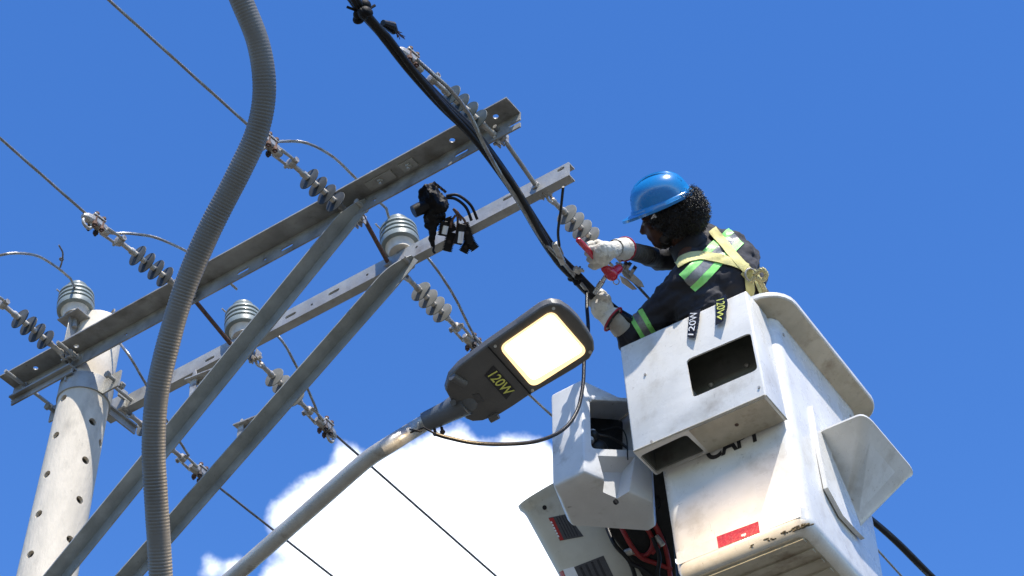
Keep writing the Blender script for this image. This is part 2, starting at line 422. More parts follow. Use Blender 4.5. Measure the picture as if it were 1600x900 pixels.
# ------------------------------------------------------------------ crossarms
def lsec(g, a, b, P):                                     # extrude section (list of (w, z)) from a to b
    g.rings([[a+WX*p[0]+UP*p[1] for p in P], [b+WX*p[0]+UP*p[1] for p in P]])
arm1 = thing('crossarm', A1L, 'near brown grey angle steel crossarm with round holes and slots, in front of the pole', 'crossarm', 'steel crossarms on the pole')
F = .098; LG = .088; T = .007
g = G(); lsec(g, A1L, A1R, [(0, 0), (-F, 0), (-F, -T), (-T, -T), (-T, -LG), (0, -LG)])
bar1 = g.build('angle_bar', M['galv2'], arm1)
g = G()
LA = (A1R-A1L).length
def u1(px, py, h): return (PH(px, py, h-CAM.z)-A1L).dot(AX)
def slot(u, w, length, r, axis):                           # slot through leg (axis 'W') or flange ('U')
    if axis == 'W':
        c = A1L+AX*u+UP*w; P = [c+AX*(length/2)*sx+AX*(r*math.cos(t))+UP*(r*math.sin(t)) for sx, t0 in ((1, -math.pi/2), (-1, math.pi/2)) for t in [t0+math.pi*k/6 for k in range(7)]]
        g.prism([p-WX*.05 for p in P], WX*.1)
    else:
        c = A1L+AX*u+WX*w; P = [c+AX*(length/2)*sx+AX*(r*math.cos(t))+WX*(r*math.sin(t)) for sx, t0 in ((1, -math.pi/2), (-1, math.pi/2)) for t in [t0+math.pi*k/6 for k in range(7)]]
        g.prism([p-UP*.05 for p in P], UP*.1)
zL = A1L.z-.055
for px, py in [(720, 238), (805, 191), (450, 388), (382, 426)]: slot(u1(px, py, zL), -.055, .05, .009, 'W')
for px, py in [(415, 406), (200, 525), (588, 315)]: slot(u1(px, py, zL), -.055, .002, .008, 'W')
for px, py in [(778, 184), (711, 222), (62, 578), (125, 543)]: slot(u1(px, py, A1L.z), -.045, .002, .011, 'U')
cut(bar1, g)
g = G()
for px, py in [(604, 288), (655, 272)]:                    # mounting plates with bolts under the flange
    u = u1(px, py, A1L.z); c = A1L+AX*u-WX*.045-UP*(T+.004)
    g.box(c, (.13 if px == 604 else .07, .045, .006), (AX, WX, UP)); g.cyl(c+UP*0, c-UP*.016, .014, n=6); g.cyl(c, c-UP*.026, .007)
g.build('bolted_plate', M['galv'], arm1)
arm2 = thing('crossarm', A2L, 'far pale channel steel crossarm behind the pole, its flat face in full sun', 'crossarm', 'steel crossarms on the pole')
H2 = .078; F2 = .042
g = G(); h = H2/2
lsec(g, A2L, A2R, [(0, -h), (0, h), (F2, h), (F2, h-.006), (.006, h-.006), (.006, -h+.006), (F2, -h+.006), (F2, -h)])
bar2 = g.build('channel_bar', M['galv'], arm2)
g = G()
def slot2(px, py, length, r):
    u = (PH(px, py)-A2L).dot(AX); c = A2L+AX*u+WX*.003
    w0 = (PP(px, py, A2L, WX)-c).dot(UP); c += UP*max(-.02, min(.02, w0))
    P = [c+AX*(length/2)*sx+AX*(r*math.cos(t))+UP*(r*math.sin(t)) for sx, t0 in ((1, -math.pi/2), (-1, math.pi/2)) for t in [t0+math.pi*k/6 for k in range(7)]]
    g.prism([p-WX*.02 for p in P], WX*.04)
for px, py, l in [(522, 457, .045), (455, 493, .045), (795, 310, .055), (873, 266, .02), (330, 560, .04)]: slot2(px, py, l, .008)
for px, py in [(489, 476), (650, 388), (700, 362), (575, 430), (400, 522), (240, 606)]: slot2(px, py, .001, .0065)
cut(bar2, g)

# ---- spacer bolts linking the two arms
for i, (a, b) in enumerate([((560, 348), (607, 408)), ((780, 218), (838, 286)), ((300, 478), (363, 537)), ((196, 528), (232, 600))]):
    p = PP(*a, A1L, WX); q = PP(*b, A2L, WX)
    p = V((p.x, p.y, A1L.z-.05)); uu = (p-A1L).dot(AX)
    p = A1L+AX*uu-UP*.04; q = A2L+AX*((q-A2L).dot(AX))+UP*.0
    q = q-WX*.0
    if i == 3: continue
    t = thing('spacer_bolt', p, ['rusty long bolt joining the crossarms beside the upper end of the near brace',
                                 'grey long bolt joining the crossarms at their right ends, beside the black cables',
                                 'rusty long bolt joining the crossarms just right of the corrugated conduit'][i], 'bolt', 'long bolts between the crossarms')
    G().cyl(p-WX*.03, q+WX*.01, .0095, n=10).build('rod', M['galv2'] if i == 1 else M['rust'], t)
    n_ = G(); n_.cyl(q-WX*.016, q-WX*.002, .019, n=6); n_.box(q-WX*.001, (.055, .003, .055), (AX, WX, UP)); n_.build('nut', M['hardware'], t, bevel=.001)

# ---- left end: clamping bars and long bolts
t = thing('pole_clamp', A1L+AX*.15, 'weathered steel clamp bars and long bolts holding the near crossarm to the pole', 'clamp')
g = G()
c0 = A1L+AX*.03-UP*(LG+.012); g.bar(c0-WX*.02, A1L+AX*.40-UP*(LG+.012)-WX*.02, .05, .010)
g.bar(c0-WX*.02-UP*.018, A1L+AX*.40-WX*.02-UP*(LG+.03), .008, .035)
g.build('clamp_bar', M['galv2'], t)
for px, py, qx, qy in [(25, 585, 50, 611), (98, 541, 130, 566)]:
    p = A1L+AX*u1(qx, qy, A1L.z-.05)-UP*.05
    g = G(); g.cyl(p-WX*.14, p+WX*.38, .0085, n=10); g.cyl(p-WX*.025, p-WX*.007, .018, n=6); g.box(p-WX*.006, (.05, .004, .05), (AX, WX, UP))
    g.build('long_bolt', M['galv'], t)
g = G()
pa = PH(178, 630, 5.60); pb = PH(152, 598, 5.60)
g.bar(A1L+AX*.36-UP*.12-WX*.02, A1L+AX*.36-UP*.12+WX*.42, .035, .008); g.bar(A1L+AX*.36-UP*.14-WX*.02, A1L+AX*.36-UP*.14+WX*.42, .008, .035)
g.build('cross_tie', M['galv'], t)
g = G(); e = A2L+AX*.02-WX*.01; g.box(e+AX*.05+UP*0, (.13, .012, .085), (AX, WX, UP)); g.box(e+AX*.11-WX*.02+UP*.02, (.012, .05, .05), (AX, WX, UP))
g.build('back_plate', M['galv'], t, bevel=.002)

# ---- braces
def brace(a, b, W0, label, brk):
    t = thing('crossarm_brace', b, label, 'brace', 'diagonal braces under the crossarms')
    d = (b-a).normalized(); n = WX.copy(); s = d.cross(n).normalized()
    if s.z < 0: s = -s
    Lg = .066; th = .006
    P = [(0, 0), (-Lg, 0), (-Lg, -th), (-th, -th), (-th, -Lg*.85), (0, -Lg*.85)]
    g = G(); R = []
    L = (b-a).length
    for k in range(13):
        u = k/12*.16; tw = 1-(1-k/12)**2*.75
        R.append([a+d*u+n*(p[0]*tw)+s*(p[1]*(.75+.25*tw)) for p in P])
    R.append([b+n*p[0]+s*p[1] for p in P])
    g.rings(R); g.build('angle_bar', M['brace'], t)
    g = G(); g.cyl(a+d*.03-n*.04, a+d*.03+n*.03, .012, n=8); g.build('end_bolt', M['galv'], t)
    # small welded step bracket
    (p1, p2, p3, p4) = brk
    q1, q2, q3, q4 = [PP(*p, a, WX) for p in (p1, p2, p3, p4)]
    g = G(); g.bar(q1, q2, .035, .006, up=UP); g.bar(q1-UP*.012+WX*.017, q2-UP*.012+WX*.017, .005, .022, up=UP)
    dd = (q4-q3).normalized(); X, Y, Z = frame(dd, WX)
    g.rings([[q3+Y*(sy*w1)+Z*(sz*.003) for sy, sz in ((-1, -1), (1, -1), (1, 1), (-1, 1))] for q3, w1 in ((q3, .004), (q3.lerp(q4, .25), .016), (q4, .016))])
    g.build('step_bracket', M['hardware'], t)
    return t
pl0 = A1L-WX*.002
brace(PP(573, 314, pl0, WX), PP(62, 942, pl0, WX), 0, 'near diagonal angle brace running down from the near crossarm and crossing the pole', [(293, 596), (350, 574), (305, 578), (299, 632)])
pl2 = A2L-WX*.004
brace(PP(646, 402, pl2, WX), PP(120, 1000, pl2, WX), 1, 'far diagonal angle brace running down from the far crossarm, right of the near brace', [(368, 667), (430, 643), (378, 655), (373, 704)])

# ------------------------------------------------------------------ strain insulators
def make_strain():
    t = thing('strain_insulator', (0, 0, 0)); X = V((1, 0, 0)); Z = V((0, 0, 1)); Y = V((0, 1, 0))
    g = G(); g.box((.012, 0, .012), (.035, .006, .05)); g.box((.012, .02, .012), (.035, .005, .045)); g.box((.012, -.02, .012), (.035, .005, .045))
    g.cyl((.02, -.032, 0), (.02, .032, 0), .0075, n=8); g.ring((.04, 0, 0), Y, .019, .0065, 18, 7)
    g.build('clevis', M['hardware'], t)
    g = G(); g.lathe([(.05, .006), (.055, .013), (.07, .0135), (.078, .0105), (.118, .0115), (.126, .015), (.137, .015), (.139, .006)], (0, 0, 0), X, 16)
    g.build('end_fitting', M['hardware'], t)
    g = G(); g.cyl((.13, 0, 0), (.345, 0, 0), .0125, n=14); g.build('core_rod', M['bisque'], t)
    for k in range(4):
        c = .155+.052*k
        g = G(); g.lathe([(c-.010, .0126), (c-.004, .014), (c-.0012, .044), (c-.0004, .0485), (c+.001, .0495), (c+.0028, .0485), (c+.0042, .030), (c+.007, .015), (c+.012, .0126)], (0, 0, 0), X, 30)
        g.build('shed', M['shed'], t)
    g = G(); g.lathe([(.335, .006), (.337, .015), (.35, .015), (.358, .0105), (.40, .0105), (.404, .019), (.43, .019), (.434, .006)], (0, 0, 0), X, 16)
    g.cyl((.418, -.034, 0), (.418, .034, 0), .0075, n=8); g.cyl((.418, .028, 0), (.418, .034, 0), .013, n=6)
    g.build('end_fitting', M['hardware'], t)
    for s in (-1, 1):
        g = G(); g.tube([(.405, s*.020, 0), (.44, s*.022, .0), (.50, s*.021, -.006)], [.008, .0065, .008], 8, flat=.8); g.build('link_strap', M['hardware'], t)
    g = G()
    R = []
    for x, w_, h_, z in ((.475, .012, .012, -.004), (.49, .019, .018, -.004), (.53, .021, .022, 0), (.57, .021, .021, 0), (.60, .018, .016, -.006), (.617, .010, .010, -.012)):
        R.append([V((x, w_*a, z+h_*b)) for a, b in ((-1, -.5), (-.6, -1), (.6, -1), (1, -.5), (1, .6), (.5, 1), (-.5, 1), (-1, .6))])
    g.rings(R); g.box((.545, 0, .021), (.062, .05, .010)); g.ring((.585, 0, -.032), Y, .023, .0075, 22, 8)
    c = g.build('clamp', M['hardware'], t, bevel=.002)
    for x in (.525, .562):
        for s in (-1, 1):
            g = G(); g.cyl((x, s*.018, -.044), (x, s*.018, .034), .0055, n=8); g.cyl((x, s*.018, -.034), (x, s*.018, -.019), .0115, n=6)
            g.build('u_bolt', M['rust'] if s > 0 else M['darkbolt'], c)
            g = G(); g.cyl((x, s*.018, .026), (x, s*.018, .036), .0105, n=6); g.build('nut', M['rust'], c)
    return t
strain = make_strain()
SP = [((541, 330), (420, 225), 'grey four-disc strain insulator just right of the corrugated conduit, on the near crossarm'),
      ((280, 450), (150, 349), 'grey four-disc strain insulator just left of the corrugated conduit, above the near crossarm'),
      ((92, 548), (-30, 448), 'grey four-disc strain insulator nearest the concrete pole top, cut off by the left picture edge'),
      ((768, 207), (640, 92), 'dark strain insulator right of the black cables, at the near crossarm end'),
      ((836, 287), (985, 432), 'pale four-disc strain insulator at the right end of the far crossarm, leading to the worker'),
      ((626, 424), (740, 538), 'pale four-disc strain insulator below the far crossarm, whose clamp sits behind the lamp head'),
      ((384, 547), (509, 667), 'pale four-disc strain insulator between the two diagonal braces'),
      ((186, 634), (313, 739), 'pale strain insulator behind the corrugated conduit, its clamp ending between the two braces')]
clampend = []; clampmid = []; near_sheds = []
for i, (a, b, lab) in enumerate(SP):
    p = PH(*a, 5.70 if i < 4 else 5.69); q = PH(*b, 5.70 if i < 4 else 5.69)
    if i == 2: q = p+(q-p)
    x, y, z = frame(q-p); rot = Matrix((x, y, z)).transposed()
    p = q - x*.545 if i not in (4,) else q-x*.60
    o = strain if i == 0 else copy_tree(strain, p, rot)
    o.location = p; o.rotation_euler = rot.to_euler()
    tag(o, lab, 'insulator', 'disc strain insulators on the crossarms')
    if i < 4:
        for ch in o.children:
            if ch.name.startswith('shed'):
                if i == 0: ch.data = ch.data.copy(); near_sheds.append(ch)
                else: ch.data = ch.data.copy(); ch.data.materials[0] = M['shed_dark' if i == 3 else 'shed_near_shade']
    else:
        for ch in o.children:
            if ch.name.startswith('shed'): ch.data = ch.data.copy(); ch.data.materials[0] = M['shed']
    if i == 4:
        for ch in list(o.children):
            if ch.name.startswith('clamp'):
                for c_ in list(ch.children): bpy.data.objects.remove(c_, do_unlink=True)
                bpy.data.objects.remove(ch, do_unlink=True)
    clampend.append(p+x*.60); clampmid.append((p+x*.50, x, z))

for ch in near_sheds: ch.data.materials[0] = M['shed_near_shade']  # near discs get the colour with shade painted in

# ------------------------------------------------------------------ ribbed post insulators
def make_post():
    t = thing('post_insulator', (0, 0, 0)); Z = V((0, 0, 1))
    G().lathe([(-.004, .02), (0, .047), (.028, .052), (.036, .060), (.044, .062), (.046, .03)], (0, 0, 0), Z, 36).build('base', M['bisque'], t)
    P = [(.034, .03), (.036, .066), (.040, .0755), (.060, .078), (.066, .0765)]
    for k in range(3):
        z = .070+.026*k; r = .0775-.0015*k
        P += [(z, r-.007), (z+.003, r-.0085), (z+.007, r), (z+.017, r), (z+.022, r-.003)]
    P += [(.152, .062), (.160, .050), (.166, .036), (.176, .034), (.182, .044), (.194, .045), (.200, .036), (.203, .01)]
    G().lathe(P, (0, 0, 0), Z, 40).build('ribbed_body', M['glaze'], t)
    g = G(); g.ring((0, 0, .171), Z, .037, .004, 24, 6); g.ring((0, 0, .178), Z+V((.12, 0, 0)), .038, .0035, 24, 6)
    g.tube(smooth_path([(-.02, .03, .174), (-.05, .035, .185), (-.07, .02, .196), (-.085, .0, .20)], 5), .0035, 6)
    g.build('tie_wire', M['hardware'], t)
    G().cyl((0, 0, -.06), (0, 0, .0), .011).cyl((0, 0, -.012), (0, 0, 0), .022, n=6).build('stud', M['galv2'], t)
    return t
post = make_post()
PL = [((627, 396), 5.765, 'ribbed grey post insulator on the far crossarm above the black connector cluster'),
      ((381, 529), 5.765, 'ribbed grey post insulator on the far crossarm right of the corrugated conduit'),
      ((117, 497), None, 'ribbed grey post insulator on a bracket beside the top of the concrete pole')]
ptop = []
tilt = Matrix.Rotation(math.radians(-9), 3, WX)
for i, (q, h, lab) in enumerate(PL):
    p = PH(*q, h) if h else PD(*q, 8.60)
    o = post if i == 0 else copy_tree(post, p, tilt)
    o.location = p; o.rotation_euler = tilt.to_euler(); o.scale = (1.08,)*3; tag(o, lab, 'insulator', 'ribbed post insulators')
    ptop.append(p+tilt@V((0, 0, .186)))
p = PD(117, 497, 8.60)
t = thing('insulator_bracket', p, 'small bent steel bracket carrying the post insulator at the pole top', 'bracket')
g = G(); g.box(p-UP*.008, (.13, .09, .008), (AX, WX, UP)); g.box(p+AX*.0-UP*.085, (.006, .06, .16), (AX, WX, UP)); g.box(p+AX*.045-UP*.15, (.10, .05, .008), (AX, WX, UP))
g.build('plate', M['galv2'], t, bevel=.002)

# ------------------------------------------------------------------ conductors
def wire(name, pts, label, R=.0065, pitch=.055, far=None, m='strand', k=6, grp='stranded overhead wires', cat='wire'):
    pts = [V(p) for p in pts]
    g = G(); g.rope(pts, R, pitch, k)
    if far: d = (pts[-1]-pts[-2]).normalized(); g.tube([pts[-1], pts[-1]+d*far], R*.9, 8)
    return tag(g.build(name, M[m]), label, cat, grp)
def ext(a, b, d):
    a = V(a); b = V(b); return b+(b-a).normalized()*d
cm = [c[0] for c in clampmid]
wire('overhead_wire', [cm[0], PH(170, 0), ext(cm[0], PH(170, 0), .5)], 'stranded wire running off the top edge, passing behind the corrugated conduit near its upper bend', far=9, pitch=.06)
wire('overhead_wire', [cm[1], PH(0, 216), ext(cm[1], PH(0, 216), .3)], 'stranded wire running up to the left picture edge, from the insulator left of the conduit', far=9, pitch=.06)
wire('overhead_wire', [cm[7], PH(520, 901, 5.68), ext(cm[7], PH(520, 901, 5.68), .3)], 'stranded wire leaving the lowest left clamp, crossing behind the lamp pipe low down', R=.0062, far=12, m='strand2')
wire('overhead_wire', [cm[6], PH(777, 902, 5.68), ext(cm[6], PH(777, 902, 5.68), .3)], 'stranded wire crossing the white cloud from the clamp between the braces', R=.0062, far=12, m='strand2')
e5 = PH(853, 641, 5.69); wire('overhead_wire', [cm[5], e5, ext(cm[5], e5, .8)], 'stranded wire passing behind the lamp head towards the lift boom', R=.0062, far=12)
e4 = PH(1018, 471, 5.69); wire('overhead_wire', [cm[4], e4, ext(cm[4], e4, .5)], 'short visible length of stranded wire leaving the red tool towards the worker', R=.0065, far=12)
p3 = ext(PH(0, 450), PH(-300, 150), 0.0)
wire('overhead_wire', [cm[2], ext(cm[2], cm[2]-(PH(200, 300)-PH(0, 125))*1, 1)], 'stranded wire beyond the left picture edge', far=9)
# jumpers
def J(px, hs): return smooth_path([PH(x, y, h_) for (x, y), h_ in zip(px, hs)], 8)
jp = J([(416, 226), (440, 221), (480, 224), (520, 245), (552, 275), (585, 308), (606, 328)], [5.72, 5.74, 5.80, 5.86, 5.90, 5.92, 5.93])
jp[-1] = ptop[0]+V((-.03, 0, .01)); wire('jumper_wire', jp, 'arched jumper wire passing over the near crossarm to the middle post insulator', grp='jumper wires')
jp = J([(150, 352), (172, 364), (205, 365), (245, 372), (290, 392), (325, 412), (352, 436), (370, 452)], [5.72, 5.73, 5.76, 5.80, 5.86, 5.88, 5.9, 5.92])
wire('jumper_wire', jp, 'arched jumper wire passing behind the corrugated conduit to a post insulator', grp='jumper wires')
jp = J([(-40, 415), (-10, 402), (20, 396), (55, 399), (85, 415), (110, 435)], [5.75, 5.78, 5.82, 5.9, 5.97, 6.02])
jp.append(ptop[2])
wire('jumper_wire', jp, 'arched jumper wire coming in from the left edge to the pole top insulator', grp='jumper wires')
wire('jumper_wire', smooth_path([ptop[0]+V((0, .04, 0)), PH(664, 398, 5.80), PH(705, 455, 5.72), PH(733, 510, 5.70), PH(752, 545, 5.69)], 8), 'jumper wire dropping from the middle post insulator to the clamp behind the lamp', grp='jumper wires')
wire('jumper_wire', smooth_path([ptop[1]+V((0, .04, 0)), PH(433, 524, 5.80), PH(463, 572, 5.72), PH(486, 620, 5.70), PH(500, 655, 5.69)], 8), 'jumper wire dropping behind the far brace to the clamp between the braces', grp='jumper wires')
wire('jumper_wire', smooth_path([ptop[2]+V((0, .04, 0)), PH(190, 540, 5.82), PH(222, 590, 5.74), PH(262, 660, 5.70), PH(295, 712, 5.69)], 8), 'jumper wire beside the pole, dropping behind the corrugated conduit', grp='jumper wires')
# small hooked wire ends
g = G(); b = PH(97, 418, 5.97)
g.tube(smooth_path([PH(92, 383, 5.97), PH(98, 395, 5.97), PH(97, 408, 5.97), PH(94, 418, 5.96)], 5), .004, 7); g.ring(PH(96, 405, 5.97), UP, .007, .004)
tag(g.build('tie_wire', M['strand2']), 'short hooked end of tie wire standing up from the left edge jumper', 'wire')
for q, lab in (((582, 272), 'small wire loop standing above the near crossarm right of the near brace'),):
    g = G(); c = PH(*q, 5.84); g.ring(c, V((.3, 1, .2)), .016, .003, 18, 6); g.cyl(c-UP*.016, c-UP*.07, .003)
    tag(g.build('wire_loop', M['hardware']), lab, 'wire loop')

# ------------------------------------------------------------------ black cable bundle
bp = [(530, -35), (548, -8), (566, 18), (600, 58), (640, 108), (690, 163), (735, 207), (775, 257), (812, 310), (842, 362), (868, 402), (897, 431), (925, 458), (958, 484), (1010, 520), (1100, 600), (1250, 725), (1380, 828), (1460, 905), (1600, 1040)]
base = resample(smooth_path([PH(x, y, 5.60) for x, y in bp], 8), .03)
T_, Y_, Z_ = frames(base)
def cable(name, ph, ro, r, label, tw=2.2, m='black', lo=0, hi=None, grp='black cables in the bundle'):
    P = []; hi = hi or len(base)
    for i in range(lo, hi):
        u = i*.03; k = 1 if u < 2.4 else max(.35, 1-(u-2.4)*.8)
        a = ph+tw*u+.5*math.sin(u*2+ph)
        k *= .75+.35*math.sin(u*3.1+ph*2)
        if u < .3: k *= .7
        P.append(base[i]+Y_[i]*(ro*k*math.cos(a))+Z_[i]*(ro*k*math.sin(a)))
    return tag(G().tube(P, r, 12).build(name, M[m]), label, 'cable', grp)
blab = 'black insulated cable, one of four twisted together from the top edge to the worker'
for i, ph in enumerate((0, 1.6, 3.2, 4.75)):
    cable('power_cable', ph, .0165, .0125 if i else .0135, blab)
# bare steel strand that joins the bundle at the near crossarm
sp = [PH(650, 92, 5.66), PH(672, 112, 5.64), PH(705, 142, 5.60), PH(735, 182, 5.57), PH(757, 228, 5.56), PH(782, 272, 5.56), PH(812, 318, 5.58), PH(845, 372, 5.58), PH(872, 402, 5.57), PH(905, 440, 5.57), PH(928, 468, 5.60)]
wire('messenger_strand', smooth_path(sp, 8), 'bare steel strand running beside the black cables down to the gloved hand', R=.0082, pitch=.075, k=6, grp='jumper wires')
def lump(name, c, rad, label, m='tape', seed=0, n=9, par=None, axes=None):
    rnd = random.Random(seed); g = G()
    for k in range(n):
        o = V((rnd.uniform(-1, 1), rnd.uniform(-1, 1), rnd.uniform(-1, 1)))
        g.ell(V(c)+V((o.x*rad*.6, o.y*rad*.6, o.z*rad*.6)), (rad*rnd.uniform(.3, .6), rad*rnd.uniform(.3, .6), rad*rnd.uniform(.35, .7)),
              frame(V((rnd.uniform(-1, 1), rnd.uniform(-1, 1), rnd.uniform(-1, 1)))))
    for k in range(3):
        d = V((rnd.uniform(-1, 1), rnd.uniform(-1, 1), rnd.uniform(-1, 1))).normalized(); g.tube([V(c), V(c)+d*rad*1.5], rad*.13, 6)
    return g.build(name, M[m], par)
tag(lump('tape_knot', PH(566, 20, 5.59), .042, '', seed=3), 'lumpy black tape knot on the cables near the top edge', 'tape knot')
tag(lump('tape_knot', PH(898, 432, 5.58), .032, '', seed=5), 'black tape knot where the cables meet the strand left of the gloves', 'tape knot')
c = PH(610, 42, 5.66)
t = thing('frayed_cable_end', c, 'short cut black cable end with frayed reddish strands beside the bundle', 'cable end')
G().tube([PH(598, 36, 5.64), PH(612, 42, 5.66), PH(617, 50, 5.66)], [.013, .022, .014], 10).build('sleeve', M['black'], t)
g = G(); rnd = random.Random(2)
for k in range(16):
    a = PH(616, 48, 5.66); e = PH(616+rnd.uniform(4, 17), 48+rnd.uniform(-1, 14), 5.66); g.tube([a, a.lerp(e, .5)+V((rnd.uniform(-.006, .006),)*3), e], .0012, 4)
g.build('frayed_strand', M['rust'], t)
# parallel groove clamp on the strand plus its wire tail
t = thing('groove_clamp', PH(874, 395, 5.56), 'small bright clamp on the strand with a thin wire tail standing up', 'clamp')
a, b = PH(866, 380, 5.55), PH(880, 412, 5.55)
g = G(); g.bar(a, b, .022, .02); g.box((a+b)/2+V((0, 0, .014)), (.05, .03, .006), frame(b-a)); g.build('clamp_body', M['hardware'], t, bevel=.003)
g = G(); g.tube(smooth_path([PH(880, 292, 5.52), PH(876, 330, 5.52), PH(872, 362, 5.53), PH(874, 384, 5.54)], 6), .0055, 8); g.build('wire_tail', M['black'], t)
g = G(); a, b = PH(905, 420, 5.555), PH(912, 424, 5.555); g.cyl(a, b, .006, n=8); g.box(PH(902, 422, 5.56), (.03, .02, .02), frame(b-a)); g.build('clamp_bolt', M['hardware'], t)

# ------------------------------------------------------------------ black connector cluster
c = PH(672, 318, 5.58)
t = thing('cable_splice', c, 'lumpy black taped splice with a stubby side plug hanging from the near crossarm', 'cable splice')
D0 = 7.72
g = G()
for q_, s_ in (((674, 304), (.085, .05, .06)), ((681, 320), (.06, .07, .07)), ((678, 338), (.045, .05, .06))):
    g.box(PD(*q_, D0), s_, frame(V((.5, .3, -.7))))
for (x, y, r, dz) in [(668, 300, .022, 0), (684, 306, .020, .03), (672, 318, .040, .01), (688, 322, .032, -.02), (662, 308, .022, .02), (676, 336, .030, 0), (682, 345, .022, .01), (669, 352, .016, 0), (690, 335, .018, .02)]:
    g.ell(PD(x, y, D0+dz), (r, r*.8, r*1.1), frame(V((random.random()-.5, random.random()-.5, 1))), 10, 8)
g.tube([PD(676, 345, D0), PD(675, 372, D0), PD(675, 386, D0)], [.022, .013, .008], 10); g.tube([PD(668, 340, D0+.02), PD(668, 356, D0+.02)], .014, 8)
splice = g.build('taped_body', M['tape'], t)
remesh(splice, .005, 1, lambda p: .007*noise.noise(p*38)+.004*noise.noise(p*90))
G().tube([PD(668, 322, D0), PD(656, 326, D0-.01), PD(646, 331, D0-.02)], [.028, .027, .026], 14).build('side_plug', M['black'], t)
g = G(); g.tube([PD(678, 289, D0), PD(672, 300, D0)], .010, 8)
for k in range(4): g.cyl(PD(678+k*5, 288+k*4, D0-.03), PD(681+k*5, 285+k*4, D0-.03), .009, n=8)
g.build('connector_bolt', M['darkbolt'], t)
G().tube(smooth_path([PD(677, 372, D0), PD(678, 385, D0), PD(677, 392, D0), PD(680, 396, D0)], 5), .005, 7).build('cable_tail', M['black'], t)
for i, P in enumerate([[(696, 309), (712, 311), (728, 324), (737, 345)], [(697, 306), (715, 305), (735, 320), (746, 343)]]):
    tag(G().tube(smooth_path([PD(x, y, D0+.02) for x, y in P], 8), .0062, 10).build('jumper_cable', M['black']),
        ['inner of the two thin curved black cables leaving the taped splice', 'outer of the two thin curved black cables leaving the taped splice'][i], 'cable', 'curved black cables at the splice')
def tap(px, py, ang, dz, L, lab):
    o = PD(px, py, D0+.02+dz); X = V((1, 0, 0)); U = V((0, -S2, S2)); Fw = V((0, S2, S2))
    d = X*math.cos(ang)+U*math.sin(ang); s = d.cross(Fw)
    t = thing('tap_connector', o, lab, 'connector', 'black ribbed cable connectors')
    g = G(); w_ = .020; g.box(o, (L, w_*1.6, .03), (d, s, Fw)); g.cyl(o-d*L*.5, o+d*L*.5, .014, n=12)
    g.build('connector_body', M['black'], t, bevel=.003)
    g = G(); n = int(L/.0064)
    for k in range(n):
        c = o+d*(-L/2+L*(k+.5)/n); g.box(c+s*.016, (.0034, .009, .032), (d, s, Fw)); g.box(c-s*.016, (.0034, .008, .030), (d, s, Fw))
    g.build('rib_comb', M['tape'], t)
    G().cyl(o-Fw*.028, o-Fw*.012, .008, n=6).build('clamp_screw', M['darkbolt'], t)
    return t
for i, a in enumerate([(693, 357, 1.45, 0, .060), (703, 351, 2.0, .02, .062), (702, 378, 1.35, .03, .080), (719, 366, 1.3, -.02, .085), (730, 364, 1.9, .01, .085), (736, 380, 2.2, .03, .062), (728, 386, 1.1, .05, .05)]):
    tap(*a, ['leftmost black ribbed connector of the cluster below the near crossarm', 'black ribbed connector second from the left, tilted beside its neighbour',
             'lower left black ribbed connector of the cluster', 'black ribbed connector with pale face in the middle of the cluster',
             'tall black ribbed connector at the right of the cluster', 'rightmost black ribbed connector of the cluster', 'lowest black ribbed connector of the cluster'][i])
tag(G().tube([PD(697, 353, D0-.012), PD(694, 366, D0-.012)], .011, 10).tube([PD(721, 362, D0-.045), PD(719, 380, D0-.045)], .011, 10).build('plastic_cap', M['whiteprint']), 'two small pale plastic caps among the black ribbed connectors', 'cap')
g = G()
for P in [[(708, 326), (716, 333), (720, 345)], [(712, 336), (706, 345), (704, 356)], [(717, 335), (726, 345), (728, 355)], [(708, 326), (715, 340), (713, 372)]]:
    g.tube(smooth_path([PD(x, y, D0) for x, y in P], 5), .005, 7)
tag(g.build('connector_lead', M['rust']), 'brown leads joining the black ribbed connectors', 'leads')

# ------------------------------------------------------------------ grey corrugated conduit
cp = [(330, -130), (352, -60), (377, 0), (404, 70), (413, 140), (402, 205), (373, 270), (326, 362), (289, 450), (262, 540), (245, 620), (240, 700), (244, 780), (249, 860), (254, 960), (258, 1100)]
P = resample(smooth_path([PD(x, y, 6.3) for x, y in cp], 8), .0022)
rr = []
for i in range(len(P)):
    u = i*.0022
    k = i % 5; rr.append((.0385 if u > .75 else .0385)+(.0012 if k in (1, 2) else (.0004 if k in (0, 3) else -.0010))*(.6+.9*noise.noise(V((u*11, 0, 0))))*(.45 if u < .55 else 1)+.0020*noise.noise(V((u*4, 3, 0))))
tag(G().tube(P, rr, 26).build('corrugated_conduit', M['conduit'], sharp=80), 'thick grey corrugated hose curving from the top edge to the bottom edge', 'hose')

# ------------------------------------------------------------------ street lamp
LO = PD(848, 545, 6.9)
la = V((.8536*math.cos(math.radians(11.5)), -.521*math.cos(math.radians(11.5)), math.sin(math.radians(11.5))))
lc = V((.521, .8536, 0)); ln = la.cross(lc).normalized()
if ln.z > 0: ln = -ln
def LQ(px, py, k=0.): return PP(px, py, LO+ln*k, ln)
lt = thing('street_lamp', V((pole_o.x, pole_o.y, 0)), 'lit dark grey street lamp head on a curved grey pipe, marked 120W', 'street lamp')
out = [(696, 610), (702, 590), (717, 573), (763, 538), (808, 507), (845, 481), (853, 477), (863, 474), (877, 476), (891, 485), (905, 499), (920, 520), (928, 534), (929, 547), (922, 560), (900, 575), (860, 599), (827, 618), (800, 636), (780, 648), (753, 658), (738, 659), (728, 655), (716, 638), (706, 628)]
ol = [LQ(*q) for q in out]
def inset(P, s, dz):
    c = sum(P, V((0, 0, 0)))/len(P)
    return [p+(c-p).normalized()*min(s, (c-p).length*.9)-ln*dz for p in P]
ol = [p for p in ol]
